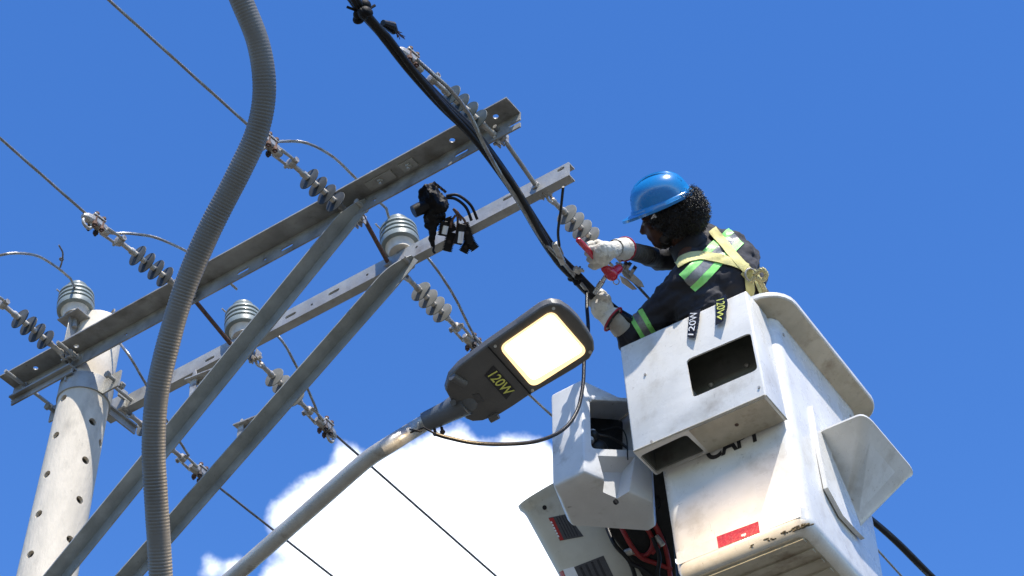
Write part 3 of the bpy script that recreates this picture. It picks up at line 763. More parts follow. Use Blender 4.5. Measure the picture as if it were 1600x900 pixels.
g = G(); g.rings([inset(ol, .006, -.002), inset(ol, .0, .004), inset(ol, .0, .030), inset(ol, .012, .042), inset(ol, .05, .062), inset(ol, .09, .070)])
head = g.build('lamp_head', M['lamp'], lt, bevel=.002)
# seam between gear tray and optics, small screws and latches
g = G(); s0, s1 = LQ(762, 541, .0035), LQ(829, 616, .0035); g.bar(s0, s1, .004, .004, up=ln); g.build('seam', M['black'], head)
for q in [(865, 482), (774, 541), (922, 550), (832, 610)]:
    G().cyl(LQ(*q, .001), LQ(*q, .006), .006, n=10).build('screw', M['hardware'], head)
def rrect(corners, r=.22, n=6):
    out = []; m = len(corners)
    for i in range(m):
        a, b, c = corners[i-1], corners[i], corners[(i+1) % m]
        p = b.lerp(a, r); q = b.lerp(c, r)
        for k in range(n+1):
            t = k/n; out.append(p*(1-t)**2+b*2*t*(1-t)+q*t*t)
    return out
lens = rrect([LQ(779, 542, .003), LQ(863, 484, .003), LQ(919, 549, .003), LQ(832, 605, .003)], .14)
g = G(); g.rings([[p for p in lens], [p+ln*.004 for p in lens]]); rim = g.build('lens_rim', M['lensrim'], lt)
l2 = rrect([LQ(786, 543, .008), LQ(862, 490, .008), LQ(912, 548, .008), LQ(833, 595, .008)], .10)
g = G(); g.rings([[p-ln*.003 for p in l2], [p for p in l2]]); g.build('lens', M['lens'], lt)
def decal(name, corners, m, par, th=.0012):
    n = (corners[1]-corners[0]).cross(corners[3]-corners[0]).normalized()
    if n.dot(CAM-corners[0]) < 0: n = -n
    return G().rings([[c for c in corners], [c+n*th for c in corners]]).build(name, m, par), n
def write(name, txt, o, ux, uy, n, m, par, size, bold=.0, off=.0016, wx=1.0):
    vs, fs = text_mesh(txt, size, bold)
    g = G(); P = [o+ux*(v.x*wx)+uy*v.y+n*off for v in vs]; g.add(P, fs); g.add([p+n*.0008 for p in P], fs)
    return g.build(name, M[m], par, fix=False)
sc = [LQ(771, 571, .003), LQ(804, 608, .003), LQ(791, 624, .003), LQ(757, 587, .003)]
st, n_ = decal('wattage_sticker', sc, M['signblack'], head, .0015)
ux = (sc[1]-sc[0]).normalized(); uy = (sc[0]-sc[3]); uy = (uy-ux*uy.dot(ux)).normalized()
ctr = sum(sc, V((0, 0, 0)))/4
write('lettering', '120W', ctr, ux, uy, n_, 'yellow', st, .056, .0006, .002, .95)
decal('rating_plate', [LQ(738, 617, .003), LQ(748, 615, .003), LQ(757, 627, .003), LQ(746, 630, .003)], M['greyprint'], head, .001)
for a, b in [((706, 588), (726, 600)), ((765, 655), (778, 648))]:
    g = G(); p, q = LQ(*a, .004), LQ(*b, .004); g.cyl(p, q, .016, n=14); g.build('latch', M['lamp'], head)
nk = [LQ(728, 628, -.022), LQ(716, 634, -.026), LQ(700, 643, -.028), LQ(664, 660, -.028)]
g = G(); g.tube(nk, [.050, .047, .041, .0375], 20); g.ell(nk[0], (.06, .05, .035), (la, lc, ln))
for q in [(708, 629), (722, 645)]: g.cyl(LQ(*q, -.02), LQ(*q, .014), .012, n=8)
g.build('neck', M['lampneck'], lt)
g = G()
for q in [(690, 668), (679, 671)]: p = LQ(*q, 0.0); g.cyl(p, p+ln*.03, .006, n=8); g.cyl(p+ln*.02, p+ln*.028, .010, n=6)
g.build('set_screw', M['darkbolt'], lt)
pp = [LQ(674, 655, -.028), LQ(650, 669, -.028)]
for (x, y) in [(610, 694), (583, 711), (560, 729), (500, 782), (400, 870), (350, 914), (200, 1040), (60, 1155)]:
    pp.append(PD(x, y, 6.93+(665-x)/665*.40))
end = V((pole_o.x+.1, pole_o.y-.1, pp[-1].z-.25)); pp.append(end)
g = G(); g.tube(resample(smooth_path(pp, 8), .05), .0315, 18); g.build('pipe_arm', M['pipe'], lt)
g = G(); g.lathe([(-.06, .15), (-.06, .165), (.06, .165), (.06, .15)], V((pole_o.x, pole_o.y, end.z)), UP, 30); g.build('pipe_clamp', M['galv'], lt)
g = G(); g.ring(PD(650, 673, 6.87), V((.2, -.6, .8)), .022, .0035, 16, 6, .5, 5.6); g.tube([PD(641, 676, 6.87), PD(662, 668, 6.86), PD(680, 678, 6.86)], .0035, 6)
g.build('cable_loop', M['black'], lt)
ll = bpy.data.lights.new('lamp_light', 'AREA'); ll.shape = 'RECTANGLE'; ll.size = .22; ll.size_y = .18; ll.energy = 48; ll.color = (1, .74, .42)
lo = bpy.data.objects.new('lamp_light', ll); COL.objects.link(lo); lo.location = LO+ln*.02; lo.rotation_euler = (-ln).to_track_quat('Z', 'Y').to_euler()
# lead cable from the lamp to the splice
lp = [(680, 678, 6.88), (700, 684, 6.9), (740, 692, 6.95), (790, 694, 7.05), (840, 689, 7.15), (880, 671, 7.28), (902, 641, 7.4), (911, 600, 7.5), (913, 560, 7.6), (919, 520, 7.7), (917, 480, 7.82), (916, 455, 7.9), (905, 438, 7.93)]
tag(G().tube(smooth_path([PD(*q) for q in lp], 8), .0075, 12).build('lamp_lead', M['black']), 'thin black lead looping from the lamp neck up to the gloved hands', 'cable')

# ------------------------------------------------------------------ aerial lift bucket (its own frame: x right, y back, z up)
TO = CAM+V((.471, 5.759, 4.848))
TR = Matrix(((.843, .536, -.056), (-.538, .842, -.029), (.030, .054, .998)))
TR = TR.to_quaternion().to_matrix()
def TW(x, y, z): return TO+TR@V((x, y, z))
def TL(px, py, axis, val):                               # where a pixel meets a plane of the bucket frame
    d = TR.transposed()@ray(px, py); c = TR.transposed()@(CAM-TO); return c+d*((val-c[axis])/d[axis])
tub = thing('lift_bucket', TO, 'scuffed white fibreglass lift bucket with a tool box on its front, holding the worker', 'lift bucket', rot=TR)
W = dict(world=False)
def rr_ring(x0, x1, y0, y1, z, r, off=0, n=6, zs=None):
    x0 -= off; x1 += off; y0 -= off; y1 += off; r = max(.004, r+off*.8); P = []
    for cx, cy, a0 in ((x1-r, y0+r, -90), (x1-r, y1-r, 0), (x0+r, y1-r, 90), (x0+r, y0+r, 180)):
        for k in range(n+1):
            a = math.radians(a0+90*k/n); P.append(V((cx+r*math.cos(a), cy+r*math.sin(a), z)))
    return P
X0, X1, Y0, Y1 = .006, .612, .186, 1.0
def ring(z, off, r=.06, tap=0):                           # walls taper a little towards the bottom
    t = max(0, (.5-z))*.035
    return rr_ring(X0+t*.4, X1-t*.6, Y0, Y1-t*1.6, z, r, off)
g = G()
g.rings([ring(-.492, -.045, .05), ring(-.486, -.022), ring(-.468, -.006), ring(-.445, 0), ring(-.2, 0), ring(.1, 0), ring(.44, 0), ring(.545, .002), ring(.575, .088), ring(.579, .092), ring(.597, .092), ring(.602, .087), ring(.602, -.006), ring(.590, -.012), ring(.3, -.012), ring(-.06, -.014)])
g.build('tub', M['white'], tub, sharp=42, **W)
g = G(); g.rings([ring(.5425, .004), ring(.5720, .086), ring(.5735, .087), ring(.5440, .004)], False, False); g.build('rim_underside', M['cream'], tub, **W)
g = G()
g.rings([rr_ring(X0+.05, X1-.07, Y0+.045, Y1-.10, -.4925, .04), rr_ring(X0+.05, X1-.07, Y0+.045, Y1-.10, -.495, .04)])
for k in range(9):
    y = Y0+.075+k*.078; g.box((.305, y, -.497), (.46, .030, .012))
g.build('ribbed_bottom', M['cream'], tub, bevel=.004, **W)
g = G(); rnd = random.Random(11)                          # dried mud along the lower corner and edge
for k in range(70):
    x = X1-.02-abs(rnd.gauss(0, .10)); g.ell((max(.03, x), Y0+.012+rnd.uniform(0, .012), -.472-rnd.uniform(0, .012)), (rnd.uniform(.003, .012), .004, .003), nu=7, nv=5)
g.build('mud', M['grime'], tub, **W)
# front tool box with a window and an open corner underneath
BW, BH, BD = .586, .554, .185
box = G().box((BW/2, BD/2+.001, BH/2), (BW, BD-.002, BH)).build('tool_box', M['white'], tub, **W)
m = box.modifiers.new('b', 'BEVEL'); m.width = .009; m.segments = 3; bake(box)
CUTWORLD[0] = False
def rp(pts, d): return G().prism(pts, d)
g = G().box((BW/2, BD/2, BH/2+.06), (BW-.02, BD-.02, BH+.12-.02)); cut(box, g)
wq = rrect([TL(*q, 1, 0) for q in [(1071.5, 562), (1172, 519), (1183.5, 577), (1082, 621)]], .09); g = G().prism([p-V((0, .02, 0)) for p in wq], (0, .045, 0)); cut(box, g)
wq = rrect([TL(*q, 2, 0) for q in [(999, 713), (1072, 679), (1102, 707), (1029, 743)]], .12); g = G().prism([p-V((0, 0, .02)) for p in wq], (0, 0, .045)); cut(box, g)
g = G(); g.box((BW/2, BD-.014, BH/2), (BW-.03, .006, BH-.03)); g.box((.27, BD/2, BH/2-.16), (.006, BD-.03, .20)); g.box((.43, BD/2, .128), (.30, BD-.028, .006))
g.box((.0125, BD/2, BH/2), (.004, BD-.03, BH-.03)); g.box((BW-.0125, BD/2, BH/2), (.004, BD-.03, BH-.03)); g.box((BW/2, BD/2, BH-.05), (BW-.03, BD-.03, .006))  # last sheet: hidden lid, added to keep light out of the box
g.build('tool_box_shade_lining', M['grey_in'], tub, **W)  # dark lining carries the painted interior shade
for q in [(1078, 1), (1150, 1)]: pass
g = G(); e = .0016
g.tube([V((.004, -.001, .004)), V((BW*.5, -.002, .002)), V((BW-.004, -.001, .004))], .0035, 6); g.tube([V((BW-.002, .003, .006)), V((BW-.001, BD-.004, .004))], .003, 6)
g.build('worn_edge', M['cream'], box, **W)
under = G(); under.box((BW*.70, BD/2, -.0015), (BW*.56, BD-.016, .003)); under.build('stained_underside', M['cream'], box, **W)
g = G(); g.cyl((.415, .085, -.0025), (.415, .085, -.006), .008, n=12); g.build('rusty_screw', M['rust'], box, **W)
g = G(); g.ell((.305, BD-.02, .31), (.011, .008, .011)); g.ell((.47, BD-.02, .33), (.011, .008, .011)); g.build('inner_bolt', M['hardware'], box, **W)
# red and pale reflector strip low on the front wall
def fr(q, off): p = TL(*q, 1, Y0); p.y = Y0-off; return p
def wallstrip(name, pts, m, off, par): return G().rings([[fr(q, off) for q in pts], [fr(q, 0) for q in pts]]).build(name, M[m], par, world=False)
clr = wallstrip('pale_reflector', [(1057, 864), (1250, 789), (1252, 807), (1059, 883)], 'clear', .0012, tub)
red = wallstrip('red_reflector', [(1120, 839), (1185, 815), (1187.5, 832), (1123, 857)], 'redtape', .0026, tub)
g = G(); rnd = random.Random(4); c = fr((1164, 836), .003)
P = []
for k in range(14):
    a = 2*math.pi*k/14; r = rnd.uniform(.005, .016); P.append(c+V((r*math.cos(a), 0, r*.8*math.sin(a))))
g.rings([P, [p-V((0, .0008, 0)) for p in P]]); g.build('torn_patch', M['white'], red, **W)
# black lettering whose lower edge shows under the tool box
vs, fs = text_mesh('CAPT', .115, .004); g = G()
bx = min(v.x for v in vs); ex = max(v.x for v in vs); by = min(v.y for v in vs)
f = (.470-.228)/(ex-bx)
g.add([V((.228+(v.x-bx)*f, Y0-.0016, -.036+(v.y-by))) for v in vs], fs); g.build('lettering', M['signblack'], tub, fix=False, **W)
# 120W stickers draped on the top of the tool box front
def sticker(pts, txt, m, name, flip, lab):                # pts: left edge and right edge, top to bottom, with lift
    n = 8; L = smooth_path([TL(*q[:2], 1, 0)-V((0, q[2], 0)) for q in pts[0]], 6); Rr = smooth_path([TL(*q[:2], 1, 0)-V((0, q[2], 0)) for q in pts[1]], 6)
    k = min(len(L), len(Rr)); g = G()
    R = [[L[i], Rr[i], Rr[i]+V((0, .0012, 0)), L[i]+V((0, .0012, 0))] for i in range(k)]; g.rings(R)
    s = tag(g.build(name, M['signblack'], tub, **W), lab)
    vs, fs = text_mesh(txt, 1.0, .004); x0 = min(v.x for v in vs); x1 = max(v.x for v in vs); y0 = min(v.y for v in vs); y1 = max(v.y for v in vs)
    def at(u, v):                                         # u down the sticker, v across
        i = u*(k-1); j = min(k-2, int(i)); t = i-j
        a = L[j].lerp(L[j+1], t); b = Rr[j].lerp(Rr[j+1], t); return a.lerp(b, v)-V((0, .0012, 0))
    g = G(); P = []
    for v in vs:
        a = (v.x-x0)/(x1-x0); b = (v.y-y0)/(y1-y0)
        u = .06+.88*(a if not flip else 1-a); ww = .14+.68*(b if not flip else 1-b)
        if not flip: u = .90*u+(ww-.4)*.20+.02
        P.append(at(u, ww)-V((0, .0032, 0)))
    g.add(P, fs); g.build('lettering', M[m], s, fix=False, **W)
# letters read downwards on the right sticker (tops of letters to the right), upwards on the left one
sticker([[(1077.5, 490, .004), (1076, 505, .003), (1075, 528, .006)], [(1096.5, 485, .010), (1093.5, 505, .012), (1088, 531, .014)]], '120W', 'whiteprint', 'wattage_sticker', True, 'left sticker with white figures')
sticker([[(1118.5, 472, .005), (1119, 490, .004), (1120, 511, .012)], [(1135.5, 462, .012), (1139.5, 480, .014), (1134, 506, .022)]], '120W', 'yellow', 'wattage_sticker', False, 'right sticker with yellow figures')
for zz in (.535, .30, .06):
    for yy in (.26, .90):
        if (yy < .5 and zz < .4): continue
        G().cyl((X1-.006, yy, zz-.05), (X1+.004, yy, zz-.05), .008, n=8).build('wall_bolt', M['hardware'], tub, **W)
for q in [(1008, 585), (1018, 690), (1186, 605)]:
    p = TL(*q, 1, 0); G().cyl(p-V((0, .003, 0)), p+V((0, .003, 0)), .0055, n=8).build('box_rivet', M['hardware'], box, **W)
# wedge shaped step on the right wall
xo, xw = .809, .6125
a, b = V((xw-.012, .456, .097)), V((xo, .456, .095)); c, d = V((xo, .955, .115)), V((xw-.012, .955, .115)); e_, f_ = V((xw-.02, .655, -.062)), V((xw-.02, .735, -.20)); h_ = V((xw-.02, .93, -.20))
P = rrect([a, b, c, d], .12, 5)
g = G()
def lerp3(P, z): return P
top = rrect([V((xw-.01, .456, .097)), V((xo, .456, .097)), V((xo, .955, .115)), V((xw-.01, .955, .115))], .16, 5)
bot = rrect([V((xw-.018, .650, -.060)), V((xw-.004, .652, -.062)), V((xw-.004, .735, -.185)), V((xw-.018, .735, -.185))], .16, 5)
th = [p+V((0, 0, .006)) for p in top]
cc = sum(top, V((0, 0, 0)))/len(top)
fl = [p+(p-cc).normalized()*.010+V((0, 0, .004)) for p in top]; fl2 = [p+V((0, 0, .008)) for p in fl]; inn = [p+(cc-p).normalized()*.012+V((0, 0, .010)) for p in top]
inb = [p+V((0, 0, .02)) for p in bot]
g.rings([bot, top, fl, fl2, inn, inb]); g.build('side_step', M['white'], tub, sharp=25, **W)
g = G(); P = [TL(*q, 0, X1+.004) for q in [(1268, 634), (1288, 668), (1300, 715), (1330, 785), (1350, 842), (1338, 830), (1316, 806), (1292, 762), (1280, 705)]]
g.rings([[p+V((-.014, 0, 0)) for p in P], [p+V((.004, 0, 0)) for p in P]]); g.build('step_flange', M['white'], tub, **W)

# ------------------------------------------------------------------ boom end beside the bucket
CUTWORLD[0] = True
BO = PD(930, 760, 8.0)
boom = thing('lift_boom', BO, 'white and cream fibreglass covered boom end with red hoses, left of the bucket', 'lift boom')
zt = PD(862, 615, 7.9).z
def hz(px, py): return PH(px, py, zt-CAM.z)
f0, f1, f2 = hz(861, 615), hz(908, 591), hz(1012, 640)
nB = V((f2.y-f1.y, -(f2.x-f1.x), 0)).normalized()
back = V((0, .16, 0))
fp = [f0, f1, f2, f2+back+V((.02, 0, 0)), f0+V((.06, .22, 0))]
def dn(P, z, s=0):
    c = sum(P, V((0, 0, 0)))/len(P); return [V((p.x+(c.x-p.x)*s, p.y+(c.y-p.y)*s, z)) for p in P]
z1 = PP(863, 754, f0, (f1-f0).cross(UP).normalized()).z
z2 = z1-.034
cov = G().rings([[p+V((0, .035, 0)) for p in dn(fp, z2, .16)], dn(fp, z1-.02, .02), dn(fp, z1+.005), dn(fp, zt-.012), dn(fp, zt, .05)]).build('upper_cover', M['coverw'], boom)
m = cov.modifiers.new('b', 'BEVEL'); m.width = .012; m.segments = 3; bake(cov)
wq = rrect([PP(*q, f1, nB) for q in [(921, 626), (1000, 632), (1000, 704), (924, 701)]], .1)
cut(cov, G().prism([p+nB*.03 for p in wq], -nB*.17))
wq = [PP(*q, f1, nB) for q in [(934, 712), (992, 714), (979, 795), (958, 800)]]
g = G(); g.rings([[p+nB*.03 for p in wq], [p+nB*.0 for p in wq], [p.lerp(sum(wq, V((0, 0, 0)))/4, .35)-nB*.05 for p in wq]]); cut(cov, g)
p = PP(973, 775, f1, nB)-nB*.05; G().cyl(p, p+nB*.01, .011, n=12).build('bolt_hole', M['black'], boom)
# raised lip round the opening and the machinery inside it
g = G(); o1 = [PP(*q, f1, nB) for q in [(919, 622), (1004, 628), (1004, 634), (921, 629)]]; g.rings([[p+nB*.0 for p in o1], [p+nB*.022 for p in o1]])
g.build('lip', M['coverw'], boom, bevel=.004)
g = G(); g.prism([PP(*q, f1, nB)-nB*.125 for q in [(905, 610), (1010, 615), (1010, 715), (908, 712)]], nB*.006); g.build('recess_shade_back', M['steel_dark'], boom)  # dark sheet added to stand in for shade within the opening
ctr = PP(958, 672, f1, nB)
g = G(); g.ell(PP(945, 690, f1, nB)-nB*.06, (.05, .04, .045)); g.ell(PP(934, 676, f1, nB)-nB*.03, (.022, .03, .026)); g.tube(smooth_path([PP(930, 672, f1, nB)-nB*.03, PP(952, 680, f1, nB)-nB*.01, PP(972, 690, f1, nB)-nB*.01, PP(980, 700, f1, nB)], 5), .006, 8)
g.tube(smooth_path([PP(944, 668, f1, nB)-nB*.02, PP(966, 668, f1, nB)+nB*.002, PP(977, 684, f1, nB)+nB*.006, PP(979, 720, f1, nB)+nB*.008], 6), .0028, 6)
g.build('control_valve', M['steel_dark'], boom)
G().cyl(PP(930, 684, f1, nB)-nB*.03, PP(932, 668, f1, nB)-nB*.025, .013, n=14).build('valve_cap', M['hardware'], boom)
g = G(); a = PP(955, 612, f1, nB)-nB*.10; g.box(PP(952, 612, f1, nB)-nB*.07+UP*0, (.13, .05, .07), frame((f2-f1)+UP*.03)); g.build('rear_housing', M['coverw'], boom, bevel=.012)
# lower flared cover
q0 = PD(872, 772, 8.25); q1 = PD(880, 800, 8.25); ax = (PD(985, 985, 8.1)-PD(866, 770, 8.25)).normalized()
sd = (PD(940, 740, 8.25)-PD(866, 772, 8.25)); sd = (sd-ax*sd.dot(ax)).normalized(); dp = ax.cross(sd).normalized()
def brg(c, a_, b_, n=32, e=2.8):
    R = []
    for k in range(n):
        t = 2*math.pi*k/n; cx, sx = math.cos(t), math.sin(t)
        R.append(c+sd*(a_*math.copysign(abs(cx)**(2/e), cx))+dp*(b_*math.copysign(abs(sx)**(2/e), sx)))
    return R
cc0 = PD(878, 757, 8.28)
g = G(); R = []
R.append(brg(cc0+ax*.10, .19, .13)); R.append(brg(cc0+ax*.0, .20, .14)); R.append(brg(cc0-ax*.006, .205, .145)); R.append(brg(cc0-ax*.004, .212, .152)); R.append(brg(cc0+ax*.012, .212, .152))
R.append(brg(cc0+ax*.03, .203, .145)); R.append(brg(cc0+ax*.05, .200, .145)); R.append(brg(cc0+ax*.9, .20, .15)); R.append(brg(cc0+ax*4.0, .20, .16))
g.rings(R, cap0=True); low = g.build('lower_cover', M['boom'], boom, sharp=60)
dg = bpy.context.evaluated_depsgraph_get(); dg.update(); bv = BVHTree.FromObject(low, dg)
def onb(bvh, off, px, py, lift, fb=8.0):
    r = ray(px, py); h, n, i, d = bvh.ray_cast(CAM-off, r.normalized())
    if h is None: return None, None
    if n.dot(r) > 0: n = -n
    return h+off+n*lift, n
LOFF = BO
def patch(name, cs, m, par, lift, nu=6, nv=6, th=.001, bvh=None, off=LOFF):
    g = G(); T = []; Bm = []
    for i in range(nu+1):
        for j in range(nv+1):
            u, v = i/nu, j/nv
            x = (cs[0][0]*(1-u)+cs[1][0]*u)*(1-v)+(cs[3][0]*(1-u)+cs[2][0]*u)*v; y = (cs[0][1]*(1-u)+cs[1][1]*u)*(1-v)+(cs[3][1]*(1-u)+cs[2][1]*u)*v
            p, n = onb(bvh or bv, off, x, y, lift)
            if p is None: return None
            T.append(p); Bm.append(p-n*th)
    k = nv+1; fs = []
    for i in range(nu):
        for j in range(nv): fs.append((i*k+j, i*k+j+1, (i+1)*k+j+1, (i+1)*k+j))
    o_ = len(T); fs2 = [tuple(q+o_ for q in f[::-1]) for f in fs]
    g.add(T+Bm, fs+fs2); return g.build(name, M[m], par)
s1 = patch('warning_sticker', [(857, 809), (886, 803), (912, 838), (875, 845)], 'greyprint', low, .0015)
patch('red_band', [(857.5, 810), (864.5, 808.5), (881, 843.5), (875.5, 844.5)], 'redprint', s1 or low, .0025)
for i in range(5):
    patch('print_line', [(869+i*4.3, 808-i*.8), (870.4+i*4.3, 807.7-i*.8), (886.4+i*4.3, 840-i*.8), (885+i*4.3, 840.5-i*.8)], 'signblack', s1 or low, .0025, 2, 6)
for i in range(6):
    patch('white_print', [(860.2+i*2.1, 815+i*4.3), (862.4+i*2.1, 814.4+i*4.3), (863.9+i*2.1, 817.4+i*4.3), (861.7+i*2.1, 818+i*4.3)], 'whiteprint', s1 or low, .003, 1, 1)
s2 = patch('warning_sticker', [(897, 886), (943, 868), (968, 920), (920, 935)], 'greyprint', low, .0015)
patch('white_print', [(880, 890), (897, 885), (920, 935), (900, 940)], 'whiteprint', low, .0015)
patch('red_band', [(874, 894), (880, 891), (892, 920), (886, 922)], 'redprint', low, .0015)
for i in range(4):
    patch('print_line', [(905+i*9, 886-i*3.6), (908.5+i*9, 884.5-i*3.6), (928+i*9, 925-i*3), (924+i*9, 926-i*3)], 'signblack', s2 or low, .0025, 2, 6)
p, n = onb(bv, LOFF, 851, 793, .0)
if p: G().cyl(p-n*.004, p+n*.0015, .010, n=14).build('bolt_hole', M['black'], low)
# dark bracket, hoses and fittings between boom and bucket
br = G()
br.bar(PD(930, 830, 8.35), PD(1060, 960, 8.35), .25, .18); br.bar(PD(975, 780, 8.4), PD(1045, 850, 8.4), .2, .2); br.box(PD(1012, 745, 8.15), (.06, .10, .16)); br.box(PD(1030, 700, 8.2), (.05, .1, .2))
for q in [(1005, 760, 8.0), (1018, 785, 8.0), (990, 815, 8.1), (1030, 850, 8.05)]: br.cyl(PD(*q), PD(q[0]+8, q[1]+10, q[2]+.15), .035, n=14)
br.box(PD(1022, 775, 8.45), (.22, .1, .62)); br.box(PD(960, 860, 8.6), (.3, .1, .4))
br.prism([PD(*q, 8.02) for q in [(938, 815), (968, 800), (1000, 785), (1005, 700), (1040, 700), (1060, 930), (1020, 930), (1000, 893), (975, 862)]], (PD(1000, 850, 8.3)-PD(1000, 850, 8.02)))
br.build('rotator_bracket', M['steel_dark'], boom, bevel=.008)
for i, P in enumerate([[(962, 806, 8.05), (975, 832, 7.98), (988, 855, 7.97), (1003, 872, 8.0), (1025, 880, 8.05), (1050, 890, 8.2)],
          [(990, 805, 8.15), (1012, 828, 8.1), (1020, 850, 8.08), (1008, 868, 8.12), (985, 862, 8.2)],
          [(1000, 800, 8.2), (1025, 825, 8.12), (1030, 850, 8.1), (1018, 865, 8.12)], [(1012, 800, 8.12), (1030, 832, 8.08), (1042, 865, 8.1), (1048, 905, 8.1)]]):
    G().tube(smooth_path([PD(q[0], q[1], min(q[2], 8.03)-.035) for q in P], 8), .010, 12).build('red_hose', M['hose'], boom)
for P in [[(985, 880, 8.0), (1005, 890, 7.98), (1020, 905, 7.98), (1030, 930, 8.0)], [(1020, 840, 8.0), (1030, 870, 7.98), (1028, 900, 7.98), (1040, 930, 8)], [(945, 815, 8.1), (960, 850, 8.0), (985, 880, 8.0), (1000, 930, 8)]]:
    G().tube(smooth_path([PD(q[0], q[1], q[2]-.05) for q in P], 8), .009, 12).build('black_hose', M['black'], boom)
G().cyl(PD(978, 864, 7.96), PD(990, 860, 7.94), .016, n=12).build('hose_fitting', M['hardware'], boom)
G().cyl(PD(1025, 838, 7.96), PD(1036, 852, 7.94), .012, n=12).build('hose_fitting', M['hardware'], boom)
# ------------------------------------------------------------------ the worker
XC, UC, BC = V((1, 0, 0)), V((0, -S2, S2)), V((0, -S2, -S2))     # directions used to pose the figure: right, up, towards the street
def CV(x, u, b): return XC*x+UC*u+BC*b
Hc = PD(1038, 339, 8.06)
HF = CV(-.88, -.345, -.24).normalized(); HU = CV(-.37, .91, .10); HU = (HU-HF*HU.dot(HF)).normalized(); HS = HU.cross(HF).normalized()
# HS points to the person's left (towards the camera)
if HS.dot(BC) < 0: HS = -HS
def HP(f, u, s): return Hc+HF*f+HU*u+HS*s
feet = TW(.31, .56, -.06)
man = thing('person', feet, 'worker in blue helmet, dark shirt and yellow harness leaning out of the bucket', 'person')
shB, shA = PD(1078, 436, 7.90), PD(1127, 390, 8.22)
neck = PD(1077, 386, 8.08); chest = PD(1119, 430, 8.07); belly = PD(1158, 488, 8.08); pelv = PD(1172, 545, 8.06)
elB, wrB = PD(988, 532, 7.99), PD(958, 498, 7.96)
elA, wrA = PD(1031, 404, 8.20), PD(977, 390, 7.96)
# body: head with face, neck, torso, arms: one continuous surface
g = G()
HA = (HF, HS, HU)
g.ell(HP(-.012, .035, 0), (.098, .076, .092), HA); g.ell(HP(.035, -.03, 0), (.062, .062, .085), HA); g.ell(HP(.052, -.085, 0), (.040, .042, .034), HA)
g.cap(HP(-.03, -.03, 0), neck, .056, .060)
g.cap(HP(.088, .012, 0), HP(.108, -.024, 0), .009, .015)                 # nose
for s in (-1, 1):
    g.ell(HP(.098, -.030, s*.012), (.009, .008, .007), HA); g.cap(HP(.084, .028, s*.015), HP(.076, .026, s*.048), .009, .008)   # nostril wing, brow
    g.ell(HP(.060, -.010, s*.046), (.022, .016, .018), HA)                 # cheek
    g.ell(HP(-.008, -.005, s*.074), (.016, .008, .030), HA); g.ring(HP(-.010, .002, s*.080), HS, .017, .005, 14, 6)
g.cap(HP(.092, -.052, -.020), HP(.092, -.052, .020), .007, .007); g.cap(HP(.090, -.063, -.017), HP(.090, -.063, .017), .008, .008)
g.cap(neck, chest, .062, .10); g.ell(chest, (.09, .15, .10), frame(chest-belly)); g.cap(chest, belly, .10, .10); g.cap(belly, pelv, .10, .11)
g.cap(neck, shB, .05, .05); g.cap(neck, shA, .05, .05)
for a, b, c in ((shB, elB, wrB), (shA, elA, wrA)): g.cap(a, b, .048, .038); g.cap(b, c, .036, .024)
body = g.build('body', M['skin'], man); remesh(body, .006, 5)
for s in (-1, 1):
    g = G(); g.ell(HP(.081, .008, s*.030), (.011, .013, .010), HA); g.build('eye', M['eye'], body)
    g = G(); g.ell(HP(.0895, .006, s*.030), (.004, .0055, .0055), HA); g.build('iris', M['iris'], body)
# beard and hair
def curls(name, m, par, pts, seed, r0=.004, L=.018, amp=.005):
    rnd = random.Random(seed); g = G()
    for p, n in pts:
        x, y, z = frame(n+V((rnd.uniform(-.5, .5), rnd.uniform(-.5, .5), rnd.uniform(-.5, .5)))); P = []; t0 = rnd.uniform(0, 6.28); l = L*rnd.uniform(.7, 1.4); am = amp*rnd.uniform(.7, 1.3)
        for k in range(9):
            t = k/8; P.append(p+x*(l*t)+y*(am*math.cos(t0+t*9))+z*(am*math.sin(t0+t*9)))
        g.tube(P, [r0*(1-.5*k/8) for k in range(9)], 5)
    return g.build(name, m, par, sharp=80)
rnd = random.Random(21); pts = []
g = G(); g.ell(HP(.040, -.098, 0), (.034, .040, .026), HA); g.ell(HP(.020, -.075, .040), (.035, .018, .030), HA); g.ell(HP(.020, -.075, -.040), (.035, .018, .030), HA); g.ell(HP(-.002, -.04, .060), (.02, .012, .04), HA)
beard = g.build('beard', M['hair'], man)
remesh(beard, .006, 2, lambda p: .003*noise.noise(p*90))
for k in range(260):
    th, ph = rnd.uniform(0, 6.28), rnd.uniform(.2, 1.9); n = HF*math.cos(th)*math.sin(ph)+HS*math.sin(th)*math.sin(ph)-HU*math.cos(ph)
    pts.append((HP(.038, -.094, 0)+HF*(n.dot(HF)*.030)+HS*(n.dot(HS)*.036)+HU*(n.dot(HU)*.024), n))
curls('beard_curl', M['hair'], beard, pts, 5, .0022, .010, .003)
hc = [(-.055, -.008, .0, .085, .102, .080), (-.110, .008, .0, .062, .092, .070), (-.105, -.045, .0, .060, .085, .055), (-.13, -.015, 0, .045, .07, .06), (-.02, .010, .058, .065, .038, .046), (-.040, -.042, .055, .05, .035, .045)]
g = G()
for f, u, s, a, b, c in hc: g.ell(HP(f, u, s), (a, b, c), HA, 18, 12)
hair = g.build('hair', M['hair'], man); remesh(hair, .007, 1, lambda p: .007*noise.noise(p*45)+.004*noise.noise(p*110))
pts = [(hair.data.vertices[i].co+feet, hair.data.vertices[i].normal.copy()) for i in rnd.sample(range(len(hair.data.vertices)), min(3600, len(hair.data.vertices)))]
pts = [(p-n*.003, n) for p, n in pts if (p-Hc).dot(HU) < .062]
curls('hair_curl', M['hair'], hair, pts, 9, .0016, .022, .0052)
